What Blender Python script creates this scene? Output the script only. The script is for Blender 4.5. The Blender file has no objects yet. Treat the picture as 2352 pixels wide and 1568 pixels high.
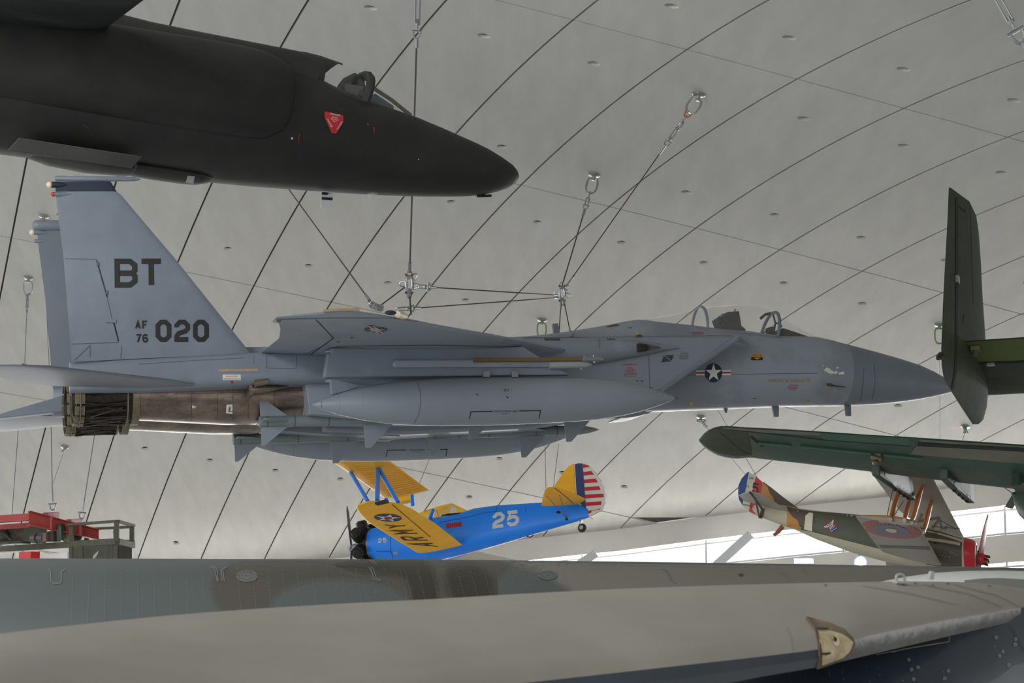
import bpy, bmesh, math, random
from mathutils import Vector, Matrix
from mathutils.bvhtree import BVHTree
random.seed(7)
SC = bpy.context.scene
COL = SC.collection
W, H, FPX, PIT, EYE = 2352.0, 1568.0, 4487.5, 0.14998, 5.0
CAM = Vector((0, 0, EYE))
FW = Vector((0, math.cos(PIT), math.sin(PIT)))
UP = Vector((0, -math.sin(PIT), math.cos(PIT)))
RT = Vector((1, 0, 0))

# ---------------------------------------------------------------- camera
cd = bpy.data.cameras.new('camera'); cam = bpy.data.objects.new('camera', cd); COL.objects.link(cam)
cam.location = CAM; cam.rotation_euler = (math.pi/2 + PIT, 0, 0)
cd.sensor_width = 36; cd.lens = FPX/W*36; cd.clip_end = 500; cd.clip_start = .1
cd.dof.use_dof = True; cd.dof.focus_distance = 36; cd.dof.aperture_fstop = 7.0
SC.camera = cam

def ray(u, v):                      # unit-depth direction of a sight line
    return FW + RT*((u - W/2)/FPX) + UP*((H/2 - v)/FPX)
def at(u, v, d):                    # world point on a sight line at a depth
    return CAM + ray(u, v)*d

# ---------------------------------------------------------------- materials
def srgb(r, g, b):
    f = lambda c: (c/255/12.92) if c/255 <= .04045 else ((c/255 + .055)/1.055)**2.4
    return (f(r), f(g), f(b), 1)
MATS = {}
def mat(name, rgb, rough=.5, metal=0., var=.0, scale=1.5, stretch=(1, 1, 1), spec=.5, rgb2=None, thr=None, bump=0, bscale=40, det=5, coat=0, emit=0):
    if name in MATS: return MATS[name]
    m = bpy.data.materials.new(name); m.use_nodes = True; MATS[name] = m
    nt = m.node_tree; N = nt.nodes; L = nt.links; b = N['Principled BSDF']
    c = srgb(*rgb); b.inputs['Base Color'].default_value = c
    b.inputs['Roughness'].default_value = rough; b.inputs['Metallic'].default_value = metal
    b.inputs['Specular IOR Level'].default_value = spec
    b.inputs['Coat Weight'].default_value = coat
    if emit:
        b.inputs['Emission Color'].default_value = c; b.inputs['Emission Strength'].default_value = emit
    if var or rgb2 or bump:
        tc = N.new('ShaderNodeTexCoord'); mp = N.new('ShaderNodeMapping'); mp.inputs['Scale'].default_value = stretch
        L.new(tc.outputs['Object'], mp.inputs['Vector'])
    if var or rgb2:
        n = N.new('ShaderNodeTexNoise'); n.inputs['Scale'].default_value = scale; n.inputs['Detail'].default_value = det; n.inputs['Roughness'].default_value = .6
        L.new(mp.outputs['Vector'], n.inputs['Vector'])
        r = N.new('ShaderNodeValToRGB'); L.new(n.outputs['Fac'], r.inputs['Fac'])
        if rgb2:
            r.color_ramp.elements[0].position = thr[0]; r.color_ramp.elements[1].position = thr[1]
            r.color_ramp.elements[0].color = c; r.color_ramp.elements[1].color = srgb(*rgb2)
        else:
            r.color_ramp.elements[0].position = .3; r.color_ramp.elements[1].position = .7
            r.color_ramp.elements[0].color = tuple(x*(1 - var) for x in c[:3]) + (1,)
            r.color_ramp.elements[1].color = tuple(min(1, x*(1 + var)) for x in c[:3]) + (1,)
        last = r.outputs['Color']
        if rgb2 and var:
            n2 = N.new('ShaderNodeTexNoise'); n2.inputs['Scale'].default_value = scale*6; n2.inputs['Detail'].default_value = 4
            L.new(mp.outputs['Vector'], n2.inputs['Vector'])
            mx = N.new('ShaderNodeMix'); mx.data_type = 'RGBA'; mx.blend_type = 'OVERLAY'; mx.inputs['Factor'].default_value = var
            L.new(last, mx.inputs[6]); L.new(n2.outputs['Fac'], mx.inputs[7]); last = mx.outputs[2]
        L.new(last, b.inputs['Base Color'])
    if bump:
        nb = N.new('ShaderNodeTexNoise'); nb.inputs['Scale'].default_value = bscale; L.new(mp.outputs['Vector'], nb.inputs['Vector'])
        bp = N.new('ShaderNodeBump'); bp.inputs['Strength'].default_value = bump; bp.inputs['Distance'].default_value = .02
        L.new(nb.outputs['Fac'], bp.inputs['Height']); L.new(bp.outputs['Normal'], b.inputs['Normal'])
    return m

def glass_mat(name, tint=(235, 240, 240), alpha=.12, rough=.02):
    m = bpy.data.materials.new(name); m.use_nodes = True
    nt = m.node_tree; N = nt.nodes; L = nt.links
    b = N['Principled BSDF']; b.inputs['Base Color'].default_value = srgb(*tint); b.inputs['Roughness'].default_value = rough
    b.inputs['Alpha'].default_value = alpha; b.inputs['Specular IOR Level'].default_value = .6
    return m

# ---------------------------------------------------------------- frames
class Frame:
    """local axes of a thing: x forward, y to the left of it, z up; origin in the world"""
    def __init__(s, O, ex, ey):
        s.ex = ex.normalized(); s.ey = (ey - s.ex*ey.dot(s.ex)).normalized(); s.ez = s.ex.cross(s.ey)
        s.O = O.copy()
    def mat(s):
        return Matrix(((s.ex.x, s.ey.x, s.ez.x, s.O.x), (s.ex.y, s.ey.y, s.ez.y, s.O.y), (s.ex.z, s.ey.z, s.ez.z, s.O.z), (0, 0, 0, 1)))
    def loc(s, p):
        d = p - s.O; return Vector((d.dot(s.ex), d.dot(s.ey), d.dot(s.ez)))
    def ld(s, d):
        return Vector((d.dot(s.ex), d.dot(s.ey), d.dot(s.ez)))
    def on(s, u, v, ax, val):       # point of the local plane ax = val on a sight line
        o = s.loc(CAM); d = s.ld(ray(u, v)); k = 'xyz'.index(ax)
        return o + d*((val - o[k])/d[k])
    def Y(s, u, v, y): return s.on(u, v, 'y', y)
    def Z(s, u, v, z): return s.on(u, v, 'z', z)
    def X(s, u, v, x): return s.on(u, v, 'x', x)
    def at(s, u, v, d): return s.loc(at(u, v, d))
    def cast(s, u, v, bvh, off=.005):
        o = s.loc(CAM); d = s.ld(ray(u, v)).normalized()
        h, n, i, t = bvh.ray_cast(o, d)
        if h is None: return None
        if n.dot(d) > 0: n = -n
        return h + n*off
WORLD = Frame(Vector((0, 0, 0)), Vector((1, 0, 0)), Vector((0, 1, 0)))

# ---------------------------------------------------------------- mesh builder
class MB:
    def __init__(s): s.v = []; s.f = []; s.m = []
    def add(s, vs, fs, mi=0):
        k = len(s.v); s.v += [tuple(p) for p in vs]; s.f += [tuple(i + k for i in f) for f in fs]; s.m += [mi]*len(fs); return s
    def loft(s, rings, closed=True, cap=True, mi=0):
        n = len(rings[0]); vs = [p for r in rings for p in r]; fs = []
        for a in range(len(rings) - 1):
            for b in range(n if closed else n - 1):
                c = (b + 1) % n; fs.append((a*n + b, a*n + c, (a + 1)*n + c, (a + 1)*n + b))
        if cap and closed: fs.append(tuple(range(n))[::-1]); fs.append(tuple((len(rings) - 1)*n + i for i in range(n)))
        return s.add(vs, fs, mi)
    def prism(s, poly, vec, mi=0):
        a = [Vector(p) for p in poly]; b = [p + Vector(vec) for p in a]
        return s.loft([a, b], True, True, mi)
    def box(s, c, h, mi=0, ax=None):
        c = Vector(c); ax = ax or (Vector((1, 0, 0)), Vector((0, 1, 0)), Vector((0, 0, 1)))
        e = [ax[i]*h[i] for i in range(3)]
        r = lambda z: [c + e[0]*x + e[1]*y + e[2]*z for x, y in ((-1, -1), (1, -1), (1, 1), (-1, 1))]
        return s.loft([r(-1), r(1)], True, True, mi)
    def tube(s, path, rad, n=8, cap=True, mi=0, closed=False):
        P = [Vector(p) for p in path]; R = rad if isinstance(rad, (list, tuple)) else [rad]*len(P); rings = []
        up = None
        for i, p in enumerate(P):
            if closed: t = P[(i + 1) % len(P)] - P[i - 1]
            else: t = P[min(i + 1, len(P) - 1)] - P[max(i - 1, 0)]
            t.normalize()
            if up is None: up = Vector((0, 0, 1)) if abs(t.z) < .9 else Vector((1, 0, 0))
            a = t.cross(up).normalized(); b = a.cross(t); up = b if abs(t.dot(b)) < .9 else up
            rings.append([p + (a*math.cos(q) + b*math.sin(q))*R[i] for q in [2*math.pi*k/n for k in range(n)]])
        if closed: rings.append(rings[0]); cap = False
        return s.loft(rings, True, cap, mi)
    def rev(s, A, B, prof, n=32, mi=0, cap=True):   # profile of (t along A-B, radius)
        A = Vector(A); B = Vector(B); t = (B - A); L = t.length; t = t/L
        up = Vector((0, 0, 1)) if abs(t.z) < .9 else Vector((1, 0, 0)); a = t.cross(up).normalized(); b = a.cross(t)
        rings = [[A + t*(L*x) + (a*math.cos(q) + b*math.sin(q))*max(r, 1e-4) for q in [2*math.pi*k/n for k in range(n)]] for x, r in prof]
        return s.loft(rings, True, cap, mi)
    def sphere(s, c, r, n=12, mi=0, sc=(1, 1, 1)):
        c = Vector(c); rings = []
        for i in range(n//2 + 1):
            th = math.pi*i/(n//2); rr = max(math.sin(th), 1e-3)
            rings.append([c + Vector((r*sc[0]*rr*math.cos(q), r*sc[1]*rr*math.sin(q), r*sc[2]*math.cos(th))) for q in [2*math.pi*k/n for k in range(n)]])
        return s.loft(rings, True, True, mi)
    def wing(s, LE, TE, tc, up, nc=9, mi=0, sharp=False):    # lens-shaped flying surface between two edges
        up = Vector(up).normalized(); rings = []
        xs = [.5 - .5*math.cos(math.pi*i/nc) for i in range(nc + 1)]
        tcs = tc if isinstance(tc, (list, tuple)) else [tc]*len(LE)
        for a, b, t in zip(LE, TE, tcs):
            a = Vector(a); b = Vector(b); c = (b - a).length; T = t*c
            th = lambda x: T*5*(.2969*math.sqrt(x) - .126*x - .3516*x*x + .2843*x**3 - .1036*x**4) + .0015
            rings.append([a.lerp(b, x) + up*th(x) for x in xs] + [a.lerp(b, x) - up*th(x) for x in xs[::-1]])
        return s.loft(rings, True, True, mi)

def crom(pts, n):                    # smooth curve through points (tuples), n per span
    P = [Vector(p) for p in pts]; out = []
    for i in range(len(P) - 1):
        a = P[max(i - 1, 0)]; b = P[i]; c = P[i + 1]; d = P[min(i + 2, len(P) - 1)]
        for k in range(n):
            t = k/n; out.append(.5*((2*b) + (c - a)*t + (2*a - 5*b + 4*c - d)*t*t + (3*b - a - 3*c + d)*t**3))
    out.append(P[-1]); return out

def obj(name, mb, m, parent=None, smooth=True, bevel=0, angle=40, label=None, weld=False):
    me = bpy.data.meshes.new(name); me.from_pydata(mb.v, [], mb.f)
    ms = m if isinstance(m, (list, tuple)) else [m]
    for x in ms: me.materials.append(x)
    for p, i in zip(me.polygons, mb.m): p.material_index = min(i, len(ms) - 1)
    bm = bmesh.new(); bm.from_mesh(me)
    if weld: bmesh.ops.remove_doubles(bm, verts=bm.verts, dist=1e-4)
    bmesh.ops.recalc_face_normals(bm, faces=bm.faces); bm.to_mesh(me); bm.free()
    if smooth:
        for p in me.polygons: p.use_smooth = True
        me.set_sharp_from_angle(angle=math.radians(angle))
    o = bpy.data.objects.new(name, me); COL.objects.link(o)
    if parent is not None: o.parent = parent
    if bevel:
        b = o.modifiers.new('bevel', 'BEVEL'); b.width = bevel; b.segments = 2; b.limit_method = 'ANGLE'; b.angle_limit = math.radians(40)
    if label: o['label'] = label
    return o
def thing(name, label, cat, fr=None, group=None, O=None):
    o = bpy.data.objects.new(name, None); COL.objects.link(o); o.empty_display_size = .2
    if fr is not None: o.matrix_world = fr.mat()
    elif O is not None: o.location = O
    o['label'] = label; o['category'] = cat
    if group: o['group'] = group
    return o
def tag(o, label, cat, group=None):
    o['label'] = label; o['category'] = cat
    if group: o['group'] = group
    return o
def struct(o): o['kind'] = 'structure'; return o
def bvh_of(*obs):
    vs = []; fs = []
    for o in obs:
        k = len(vs); vs += [v.co.copy() for v in o.data.vertices]; fs += [[i + k for i in p.vertices] for p in o.data.polygons]
    return BVHTree.FromPolygons(vs, fs)

# ---------------------------------------------------------------- painted markings laid on a surface
def paint(name, fr, bvh, polys, m, parent, maxlen=14, off=.006, label=None):
    """polys: outlines on the sight plane; laid as a thin coat on whatever surface carries them"""
    bm = bmesh.new()
    for poly in polys:
        vs = [bm.verts.new((p[0], p[1], 0)) for p in poly]
        try: bm.faces.new(vs)
        except ValueError: pass
    return _lay(name, fr, bvh, bm, m, parent, maxlen, off, label)
def _lay(name, fr, bvh, bm, m, parent, maxlen, off, label):
    bmesh.ops.triangulate(bm, faces=bm.faces)
    for it in range(8):
        es = [e for e in bm.edges if e.calc_length() > maxlen]
        if not es: break
        bmesh.ops.subdivide_edges(bm, edges=es, cuts=1); bmesh.ops.triangulate(bm, faces=[f for f in bm.faces if len(f.verts) > 3])
    dead = []; last = None
    for v in bm.verts:
        h = fr.cast(v.co.x, v.co.y, bvh, off)
        if h is None: dead.append(v)
        else: v.co = h
    if dead: bmesh.ops.delete(bm, geom=dead, context='VERTS')
    me = bpy.data.meshes.new(name); bm.to_mesh(me); bm.free(); me.materials.append(m)
    o = bpy.data.objects.new(name, me); COL.objects.link(o); o.parent = parent
    if label: o['label'] = label
    return o
def ribbon(pts, w):                  # outline quads of a line of width w (mitred)
    out = []; n = len(pts)
    P = [Vector((p[0], p[1])) for p in pts]; off = []
    for i in range(n):
        cl = n > 3 and (P[0] - P[-1]).length < 1e-6
        d0 = (P[i] - P[i - 1]).normalized() if i else ((P[0] - P[-2]).normalized() if cl else None)
        d1 = (P[i + 1] - P[i]).normalized() if i < n - 1 else ((P[1] - P[0]).normalized() if cl else None)
        a = d0 or d1; b = d1 or d0
        t = (a + b).normalized() if (a + b).length > 1e-6 else a
        nn = Vector((-t.y, t.x)); k = nn.dot(Vector((-a.y, a.x))); off.append(nn*(w/2/max(k, .35)))
    for i in range(n - 1):
        out.append([P[i] + off[i], P[i + 1] + off[i + 1], P[i + 1] - off[i + 1], P[i] - off[i]])
    return out
def grow(poly, d):                  # outline pushed outward, for sprayed soft edges
    P = [Vector((p[0], p[1])) for p in poly]; n = len(P); A_ = sum(P[i].x*P[(i + 1) % n].y - P[(i + 1) % n].x*P[i].y for i in range(n)); out = []
    for i in range(n):
        t = (P[(i + 1) % n] - P[i - 1]).normalized(); nn = Vector((t.y, -t.x))*(1 if A_ > 0 else -1); out.append(P[i] + nn*d)
    return out
def lines(name, fr, bvh, segs, w, m, parent, off=.004):
    polys = []
    for s in segs: polys += ribbon(s, w)
    return paint(name, fr, bvh, polys, m, parent, 9, max(off, .006))
def text_bm(s, bx, by, ux, uy, vx, vy, size=1.0, spacing=1.0, bold=0, align='LEFT'):
    cu = bpy.data.curves.new('t', 'FONT'); cu.body = s; cu.size = size; cu.space_character = spacing; cu.align_x = align; cu.offset = bold; cu.resolution_u = 2
    o = bpy.data.objects.new('t', cu); COL.objects.link(o)
    dg = bpy.context.evaluated_depsgraph_get(); me = bpy.data.meshes.new_from_object(o.evaluated_get(dg))
    bm = bmesh.new(); bm.from_mesh(me); bpy.data.objects.remove(o); bpy.data.curves.remove(cu); bpy.data.meshes.remove(me)
    for v in bm.verts:
        x, y = v.co.x, v.co.y; v.co = (bx + ux*x + vx*y, by + uy*x + vy*y, 0)
    return bm
def text(name, fr, bvh, s, u, v, h, m, parent, rot=0, wide=1., spacing=1., bold=0, align='LEFT', slant=0, off=.006, label=None, maxlen=9):
    """cap height h on the sight plane, baseline start at u,v"""
    k = h/.70; c, sn = math.cos(rot), math.sin(rot)
    bm = text_bm(s, u, v, k*wide*c, k*wide*sn, k*(slant*c + sn), k*(slant*sn - c), 1, spacing, bold, align)
    return _lay(name, fr, bvh, bm, m, parent, maxlen, off, label)
GLY = {'B': [[(0, 0), (.72, 0), (1, .16), (1, .38), (.86, .5), (1, .62), (1, .84), (.72, 1), (0, 1), (0, 0)], [(0, .5), (.86, .5)]],
 'T': [[(-.05, 0), (1.05, 0)], [(.5, 0), (.5, 1)]],
 '0': [[(.3, 0), (.7, 0), (1, .2), (1, .8), (.7, 1), (.3, 1), (0, .8), (0, .2), (.3, 0)]],
 '2': [[(0, .3), (0, .2), (.3, 0), (.7, 0), (1, .2), (1, .36), (.8, .52), (.2, .64), (0, .8), (0, 1), (1.03, 1)]],
 '5': [[(1, 0), (.05, 0), (.02, .46), (.3, .38), (.7, .38), (1, .56), (1, .8), (.7, 1), (.25, 1), (0, .84), (0, .76)]],
 'A': [[(0, 1.04), (.5, 0), (1, 1.04)], [(.18, .68), (.82, .68)]],
 'F': [[(0, 1.04), (0, 0), (1, 0)], [(0, .48), (.8, .48)]],
 '7': [[(0, 0), (1, 0), (.35, 1.05)]],
 '6': [[(1, .2), (.7, 0), (.3, 0), (0, .2), (0, .8), (.3, 1), (.7, 1), (1, .8), (1, .62), (.7, .45), (.3, .45), (0, .58)]],
 '1': [[(.1, .2), (.5, 0), (.5, 1)], [(.05, 1), (.95, 1)]],
 'R': [[(0, 1.04), (0, 0), (.7, 0), (1, .15), (1, .38), (.7, .52), (0, .52)], [(.45, .52), (1, 1.04)]],
 'M': [[(0, 1.04), (0, 0), (.5, .6), (1, 0), (1, 1.04)]], 'Y': [[(0, 0), (.5, .5), (1, 0)], [(.5, .5), (.5, 1.04)]]}
def block(name, fr, bvh, s, u, v, w, h, gap, sw, m, parent, vx=0, uy=0, off=.006, maxlen=25, label=None):
    """octagonal stencil-cut lettering; u, v = top left, w, h = letter box, sw = stroke"""
    polys = []
    for k, ch in enumerate(s):
        for st in GLY[ch]:
            pts = []
            for (x, y) in st:
                X = u + k*(w + gap) + sw/2 + x*(w - sw); Yv = sw/2 + y*(h - sw)
                pts.append((X + vx*Yv, v + Yv + uy*(X - u)))
            polys += ribbon(pts, sw)
    return paint(name, fr, bvh, polys, m, parent, maxlen, off, label)
def star(cx, cy, r, rot=0, sq=1., k=.382):
    return [(cx + rr*math.sin(a + rot), cy - rr*sq*math.cos(a + rot)) for i in range(10) for rr, a in [((r if i % 2 == 0 else r*k), i*math.pi/5)]]
def disc(cx, cy, rx, ry, n=28, rot=0):
    o = []
    for i in range(n):
        a = 2*math.pi*i/n; x = rx*math.cos(a); y = ry*math.sin(a); o.append((cx + x*math.cos(rot) - y*math.sin(rot), cy + x*math.sin(rot) + y*math.cos(rot)))
    return o

def ring_se(pt, pb, yl, yr, e=2., n=24):   # super-ellipse ring: top and bottom points, y half widths left/right
    c = (pt + pb)/2; hv = (pt - pb)/2; out = []
    for k in range(n):
        a = 2*math.pi*k/n; cs, sn = math.cos(a), math.sin(a)
        x = math.copysign(abs(cs)**(2/e), cs); y = math.copysign(abs(sn)**(2/e), sn)
        out.append(c + hv*y + Vector((0, (yl if x > 0 else yr)*x, 0)))
    return out
def body(mb, fr, st, y0=0., n=28, mi=0, sub=0):
    """loft through stations (u, v_top, v_bottom, half width, exponent) drawn in the plane y = y0"""
    if sub:
        S = crom([(s[0], s[1], s[2]) for s in st], sub); T = crom([(s[3], s[4], s[0]) for s in st], sub)
        st = [(a[0], a[1], a[2], max(b[0], .001), max(b[1], 1.2)) for a, b in zip(S, T)]
    rings = []
    for u, vt, vb, hw, e in st:
        rings.append(ring_se(fr.Y(u, vt, y0), fr.Y(u, vb, y0), hw, hw, e, n))
    return mb.loft(rings, True, True, mi)
# ================================================================ the hall
RS = 1.15
RP = dict(yaw=.28591, cx=-47.33712, cy=15.78966, cz=12.7438, t0=-.04829, a=1.75181, b=8.29848, Rm=306.43869, i0=-28.30395, R=63.)
def roof(i, j, up=0.):
    p = RP; t = p['t0'] + j*p['b']/p['R']; th = (i - p['i0'])*p['a']/p['Rm']
    r = p['R'] + up/RS
    rad = p['Rm'] - p['R'] + r*math.cos(t); q = r*math.sin(t); s = rad*math.sin(th); z = rad*math.cos(th) - p['Rm']
    c, sn = math.cos(p['yaw']), math.sin(p['yaw'])
    return CAM + Vector((c*s - sn*q + p['cx'], sn*s + c*q + p['cy'], z + p['cz']))*RS
JE = [(-8, 4.6), (0, 4.0), (2, 3.72), (3.55, 3.50), (4.5, 3.36), (6.1, 3.08), (7.55, 2.76), (8.95, 2.44), (10, 2.12), (12, 1.55), (15, .7), (18, -.2)]
def jend(i):
    for (a, x), (b, y) in zip(JE, JE[1:]):
        if i <= b: return x + (y - x)*(i - a)/(b - a)
    return JE[-1][1]
concrete = mat('concrete', (190, 189, 183), .85, var=.07, scale=1.3, stretch=(2.0, .35, 1), bump=.06, bscale=25)
joint = mat('joint sealant', (84, 81, 73), .9)
sock = mat('socket shade steel', (30, 29, 27), .8)
mb = MB(); bk = MB()
HUNG = [(1605, 215), (1365, 400), (66, 637), (101, 495), (149, 1025), (1245, 733), (1610, 956), (2158, 745), (2218, 978)]
def pix(p):
    d = p - CAM; z = d.dot(FW); return W/2 + FPX*d.dot(RT)/z, H/2 - FPX*d.dot(UP)/z
def hung(p):
    if (p - CAM).dot(FW) < 5: return False
    u, v = pix(p); return any(abs(u - a) < 26 and abs(v - b) < 26 for a, b in HUNG)
TB = [0, .06, .12, .1685, .2315, .31, .4, .5, .6, .69, .7685, .8315, .88, .94, 1]
SB = [0, .34, .66, 1]; GI, GJ = .0105, .0028
for i in range(-8, 14):
    for j in range(-3, 5):
        e0 = min(j + 1 - GJ, jend(i + GI)); e1 = min(j + 1 - GJ, jend(i + 1 - GI))
        if max(e0, e1) < j + .012: continue
        e0 = max(e0, j + .008); e1 = max(e1, j + .008)
        full = e0 == e1 == j + 1 - GJ
        def S(s, t, up=0):
            e = e0 + (e1 - e0)*s
            return roof(i + GI + s*(1 - 2*GI), j + GJ + t*(e - j - GJ), up)
        for a in range(len(SB) - 1):
            for b in range(len(TB) - 1):
                q = [(SB[a], TB[b]), (SB[a + 1], TB[b]), (SB[a + 1], TB[b + 1]), (SB[a], TB[b + 1])]
                if a == 1 and b in (3, 10) and (full or (b == 3 and min(e0, e1) > j + .4)) and not hung(S(.5, (TB[b] + TB[b + 1])/2)):
                    n = 16; sc, tcn = .5, (TB[b] + TB[b + 1])/2
                    if not full: tcn = (TB[b] + TB[b + 1])/2
                    sq = []; 
                    for k in range(n):
                        ang = 2*math.pi*k/n + math.pi/4; c, sn = math.cos(ang), math.sin(ang); mx = max(abs(c), abs(sn))
                        sq.append((sc + .16*c/mx, tcn + (TB[b + 1] - TB[b])/2*sn/mx))
                    ds = 2.0145*(1 - 2*GI); dt = 9.543*((e0 + e1)/2 - j)
                    cir = lambda r, up: [S(sc + r*math.cos(2*math.pi*k/n + math.pi/4)/ds, tcn + r*math.sin(2*math.pi*k/n + math.pi/4)/dt, up) for k in range(n)]
                    mb.loft([[S(*p) for p in sq], cir(.118, 0), cir(.078, .055)], True, False, 0)
                    mb.loft([cir(.078, .055), cir(.07, .26)], True, True, 1)
                else:
                    mb.add([S(*p) for p in q], [(0, 1, 2, 3)])
        rim = [(s, 0) for s in SB] + [(1, t) for t in TB[1:]] + [(s, 1) for s in SB[::-1][1:]] + [(0, t) for t in TB[::-1][1:]]
        mb.loft([[S(*p) for p in rim], [S(*p, .07) for p in rim]], True, False, 0)
for i in range(-8, 14):
    n = 30
    bk.loft([[roof(x, -3 + (jend(x) + 3)*k/n, .06) for k in range(n + 1)] for x in (i, i + 1)], False, False, 2)
mb.add(bk.v, bk.f, 2)
ceiling = struct(obj('ceiling', mb, [concrete, sock, joint], None, True, angle=25))
CB = bvh_of(ceiling)
def roofhit(u, v):
    h = CB.ray_cast(CAM, ray(u, v).normalized()); return h[0], h[1] if h[1].z < 0 else -h[1]

# edge beam along the foot of the shell, glazed strips and lower beam
ws = [-8 + k*.5 for k in range(0, 45)]
edge = [roof(x, jend(x), 0) for x in ws]
beamm = mat('edge beam concrete', (222, 217, 208), .8, var=.07, scale=.6)
white = mat('white painted steel', (205, 207, 208), .5)
def band(z0, z1, th=.5, out=.0):
    rs = []
    for p in edge:
        d = Vector((p.x + 14, p.y - 16, 0)).normalized()
        a = p + d*out + Vector((0, 0, z0)); b = p + d*out + Vector((0, 0, z1))
        rs.append([a, a + d*th, b + d*th, b])
    return rs
struct(obj('trim_1', MB().loft(band(.02, -.68)), beamm, None, True))
struct(obj('trim_5', MB().loft(band(.5, -.1, .05, .10)), beamm, None, True))
struct(obj('trim_2', MB().loft(band(-1.5, -2.28, .5, .15)), beamm, None, True))
struct(obj('wall_back', MB().loft(band(-2.95, -9.5, .4, .1)), beamm, None, True))
gl = glass_mat('window glass', (240, 245, 246), .10)
def strip(nm, z0, z1):
    rs = []
    for r in band(z0, z1, .03, .22): rs.append(r)
    g = struct(obj(nm, MB().loft(rs), gl, None, True))
    fm = MB()
    for zz in (z0 - .10, z1 + .06):
        fm.loft(band(zz, zz - .05, .06, .16), True, True)
    for k in range(0, len(edge), 3):
        p = edge[k]; d = Vector((p.x + 14, p.y - 16, 0)).normalized(); t = Vector((-d.y, d.x, 0))
        q = p + d*.2; fm.box(q + Vector((0, 0, (z0 + z1)/2)), (.03, .05, abs(z1 - z0)/2), 0, (t, d, Vector((0, 0, 1))))
    obj('window_frame', fm, white, g, False)
    return g
strip('window_1', -.68, -1.5); strip('window_2', -2.28, -2.95)
# slanting steel braces seen in front of the glazed strip
def brace(a, b, w, nm, lab):
    pa, pb = at(*a), at(*b); m = MB(); d = (pb - pa).normalized(); s = d.cross(Vector((0, 1, 0))).normalized(); n = d.cross(s)
    r = lambda p: [p + s*w + n*.1, p - s*w + n*.1, p - s*w - n*.1, p + s*w - n*.1]
    m.loft([r(pa), r(pb)]); o = obj(nm, m, white, None, False); return struct(o)
brace((1724, 1226, 58.5), (1642, 1300, 58.5), .13, 'trim_3', '')
brace((1369, 1270, 60.0), (1330, 1296, 60.0), .13, 'trim_4', '')
# little lit sign-like luminaire box and a bright spot lamp under the far beam
floor_m = mat('floor screed', (175, 175, 174), .5, var=.1, scale=.3)
struct(obj('floor', MB().box((0, 45, -.2), (90, 110, .2)), floor_m, None, False))

# ---------------------------------------------------------------- daylight
wd = bpy.data.worlds.new('sky'); SC.world = wd; wd.use_nodes = True
bg = wd.node_tree.nodes['Background']; bg.inputs['Color'].default_value = (.95, .985, 1, 1); bg.inputs['Strength'].default_value = .38
def area(nm, loc, tgt, sx, sy, power, col=(1, 1, 1)):
    l = bpy.data.lights.new(nm, 'AREA'); l.shape = 'RECTANGLE'; l.size = sx; l.size_y = sy; l.energy = power; l.color = col
    o = bpy.data.objects.new(nm, l); COL.objects.link(o); o.location = loc
    o.rotation_euler = (Vector(tgt) - Vector(loc)).to_track_quat('-Z', 'Y').to_euler(); return o
SC.view_settings.view_transform = 'Standard'; SC.view_settings.look = 'None'; SC.view_settings.gamma = 1
SC.view_settings.exposure = 1.65
KF, KW, KD = 2100, 9.0, 4700
# daylight of the glazed end of the hall, behind and to the left of the visitor
area('daylight_front', (-12, -22, 8), (10, 40, 8), 90, 13, KF)
# sky light falling in through the glazed strips along the foot of the shell
for a, b in ((0, 8), (8, 16), (16, 24), (24, 31), (31, 37), (37, 43)):
    p, q = edge[a], edge[b]; c = (p + q)/2; d = Vector((c.x + 14, c.y - 16, 0)).normalized(); c = c + d*1.2 + Vector((0, 0, -1.8))
    L = (q - p).length
    area('daylight_strip', c, c - d*10, L, 3.0, KW*L*3*math.pi)
# added fill light overhead, out of view, brightening the floor and upper surfaces
area('added_top_fill', (0, 12, 15.5), (0, 30, 0), 34, 10, KD)

# ---------------------------------------------------------------- rigging
steel = mat('galvanised steel', (168, 170, 172), .35, .85)
wire_m = mat('wire rope', (86, 78, 68), .55, .5)
thinw = mat('thin steel wire', (120, 118, 114), .5, .6)
orange = mat('orange shackle paint', (190, 92, 40), .5)
greenm = mat('green zinc steel', (120, 140, 105), .45, .3)
def oval(mb, c, d, s, L, w, r, n=18):
    """closed oval link, long axis d, flat in the plane d-s"""
    pts = []
    for k in range(n):
        a = 2*math.pi*k/n; pts.append(c + d*(L/2*math.copysign(abs(math.cos(a))**.75, math.cos(a))) + s*(w/2*math.copysign(abs(math.sin(a))**.75, math.sin(a))))
    mb.tube(pts, r, 8, closed=True)
def anchor(u, v, label, green=False, sc=1., tip=None):
    p, n = roofhit(u, v)
    m = greenm if green else steel
    t = thing('ceiling_anchor', label, 'ceiling anchor', None, 'ceiling anchors for suspension cables', p)
    obj('plate', MB().rev(n*-.02, n*.05, [(0, .12*sc), (.75, .12*sc), (1, .09*sc)], 20), steel, t)
    obj('eye_bolt', MB().tube([n*.04, n*.14*sc], .04*sc, 10), m, t)
    d = ((tip - p).normalized() if tip else Vector((0, 0, -1)))
    s = d.cross(Vector((0, 1, 0))); s = s.normalized() if s.length > .1 else Vector((1, 0, 0))
    q = n*.10*sc
    mb = MB(); oval(mb, q + d*.17*sc, d, s, .38*sc, .22*sc, .021*sc); obj('link', mb, m, t)
    return p + q + d*.34*sc
def turnbuckle(mb, a, b, r):
    d = (b - a).normalized(); s = d.cross(Vector((0, 1, .3))).normalized(); L = (b - a).length
    for k in (-1, 1): mb.tube([a + d*L*.15 + s*k*r, b - d*L*.15 + s*k*r], r*.45, 6)
    mb.tube([a, a + d*L*.25], r*.5, 6); mb.tube([b, b - d*L*.25], r*.5, 6)
    for x in (.13, .83): mb.tube([a + d*L*x, a + d*L*(x + .05)], r*1.5, 8)
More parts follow.
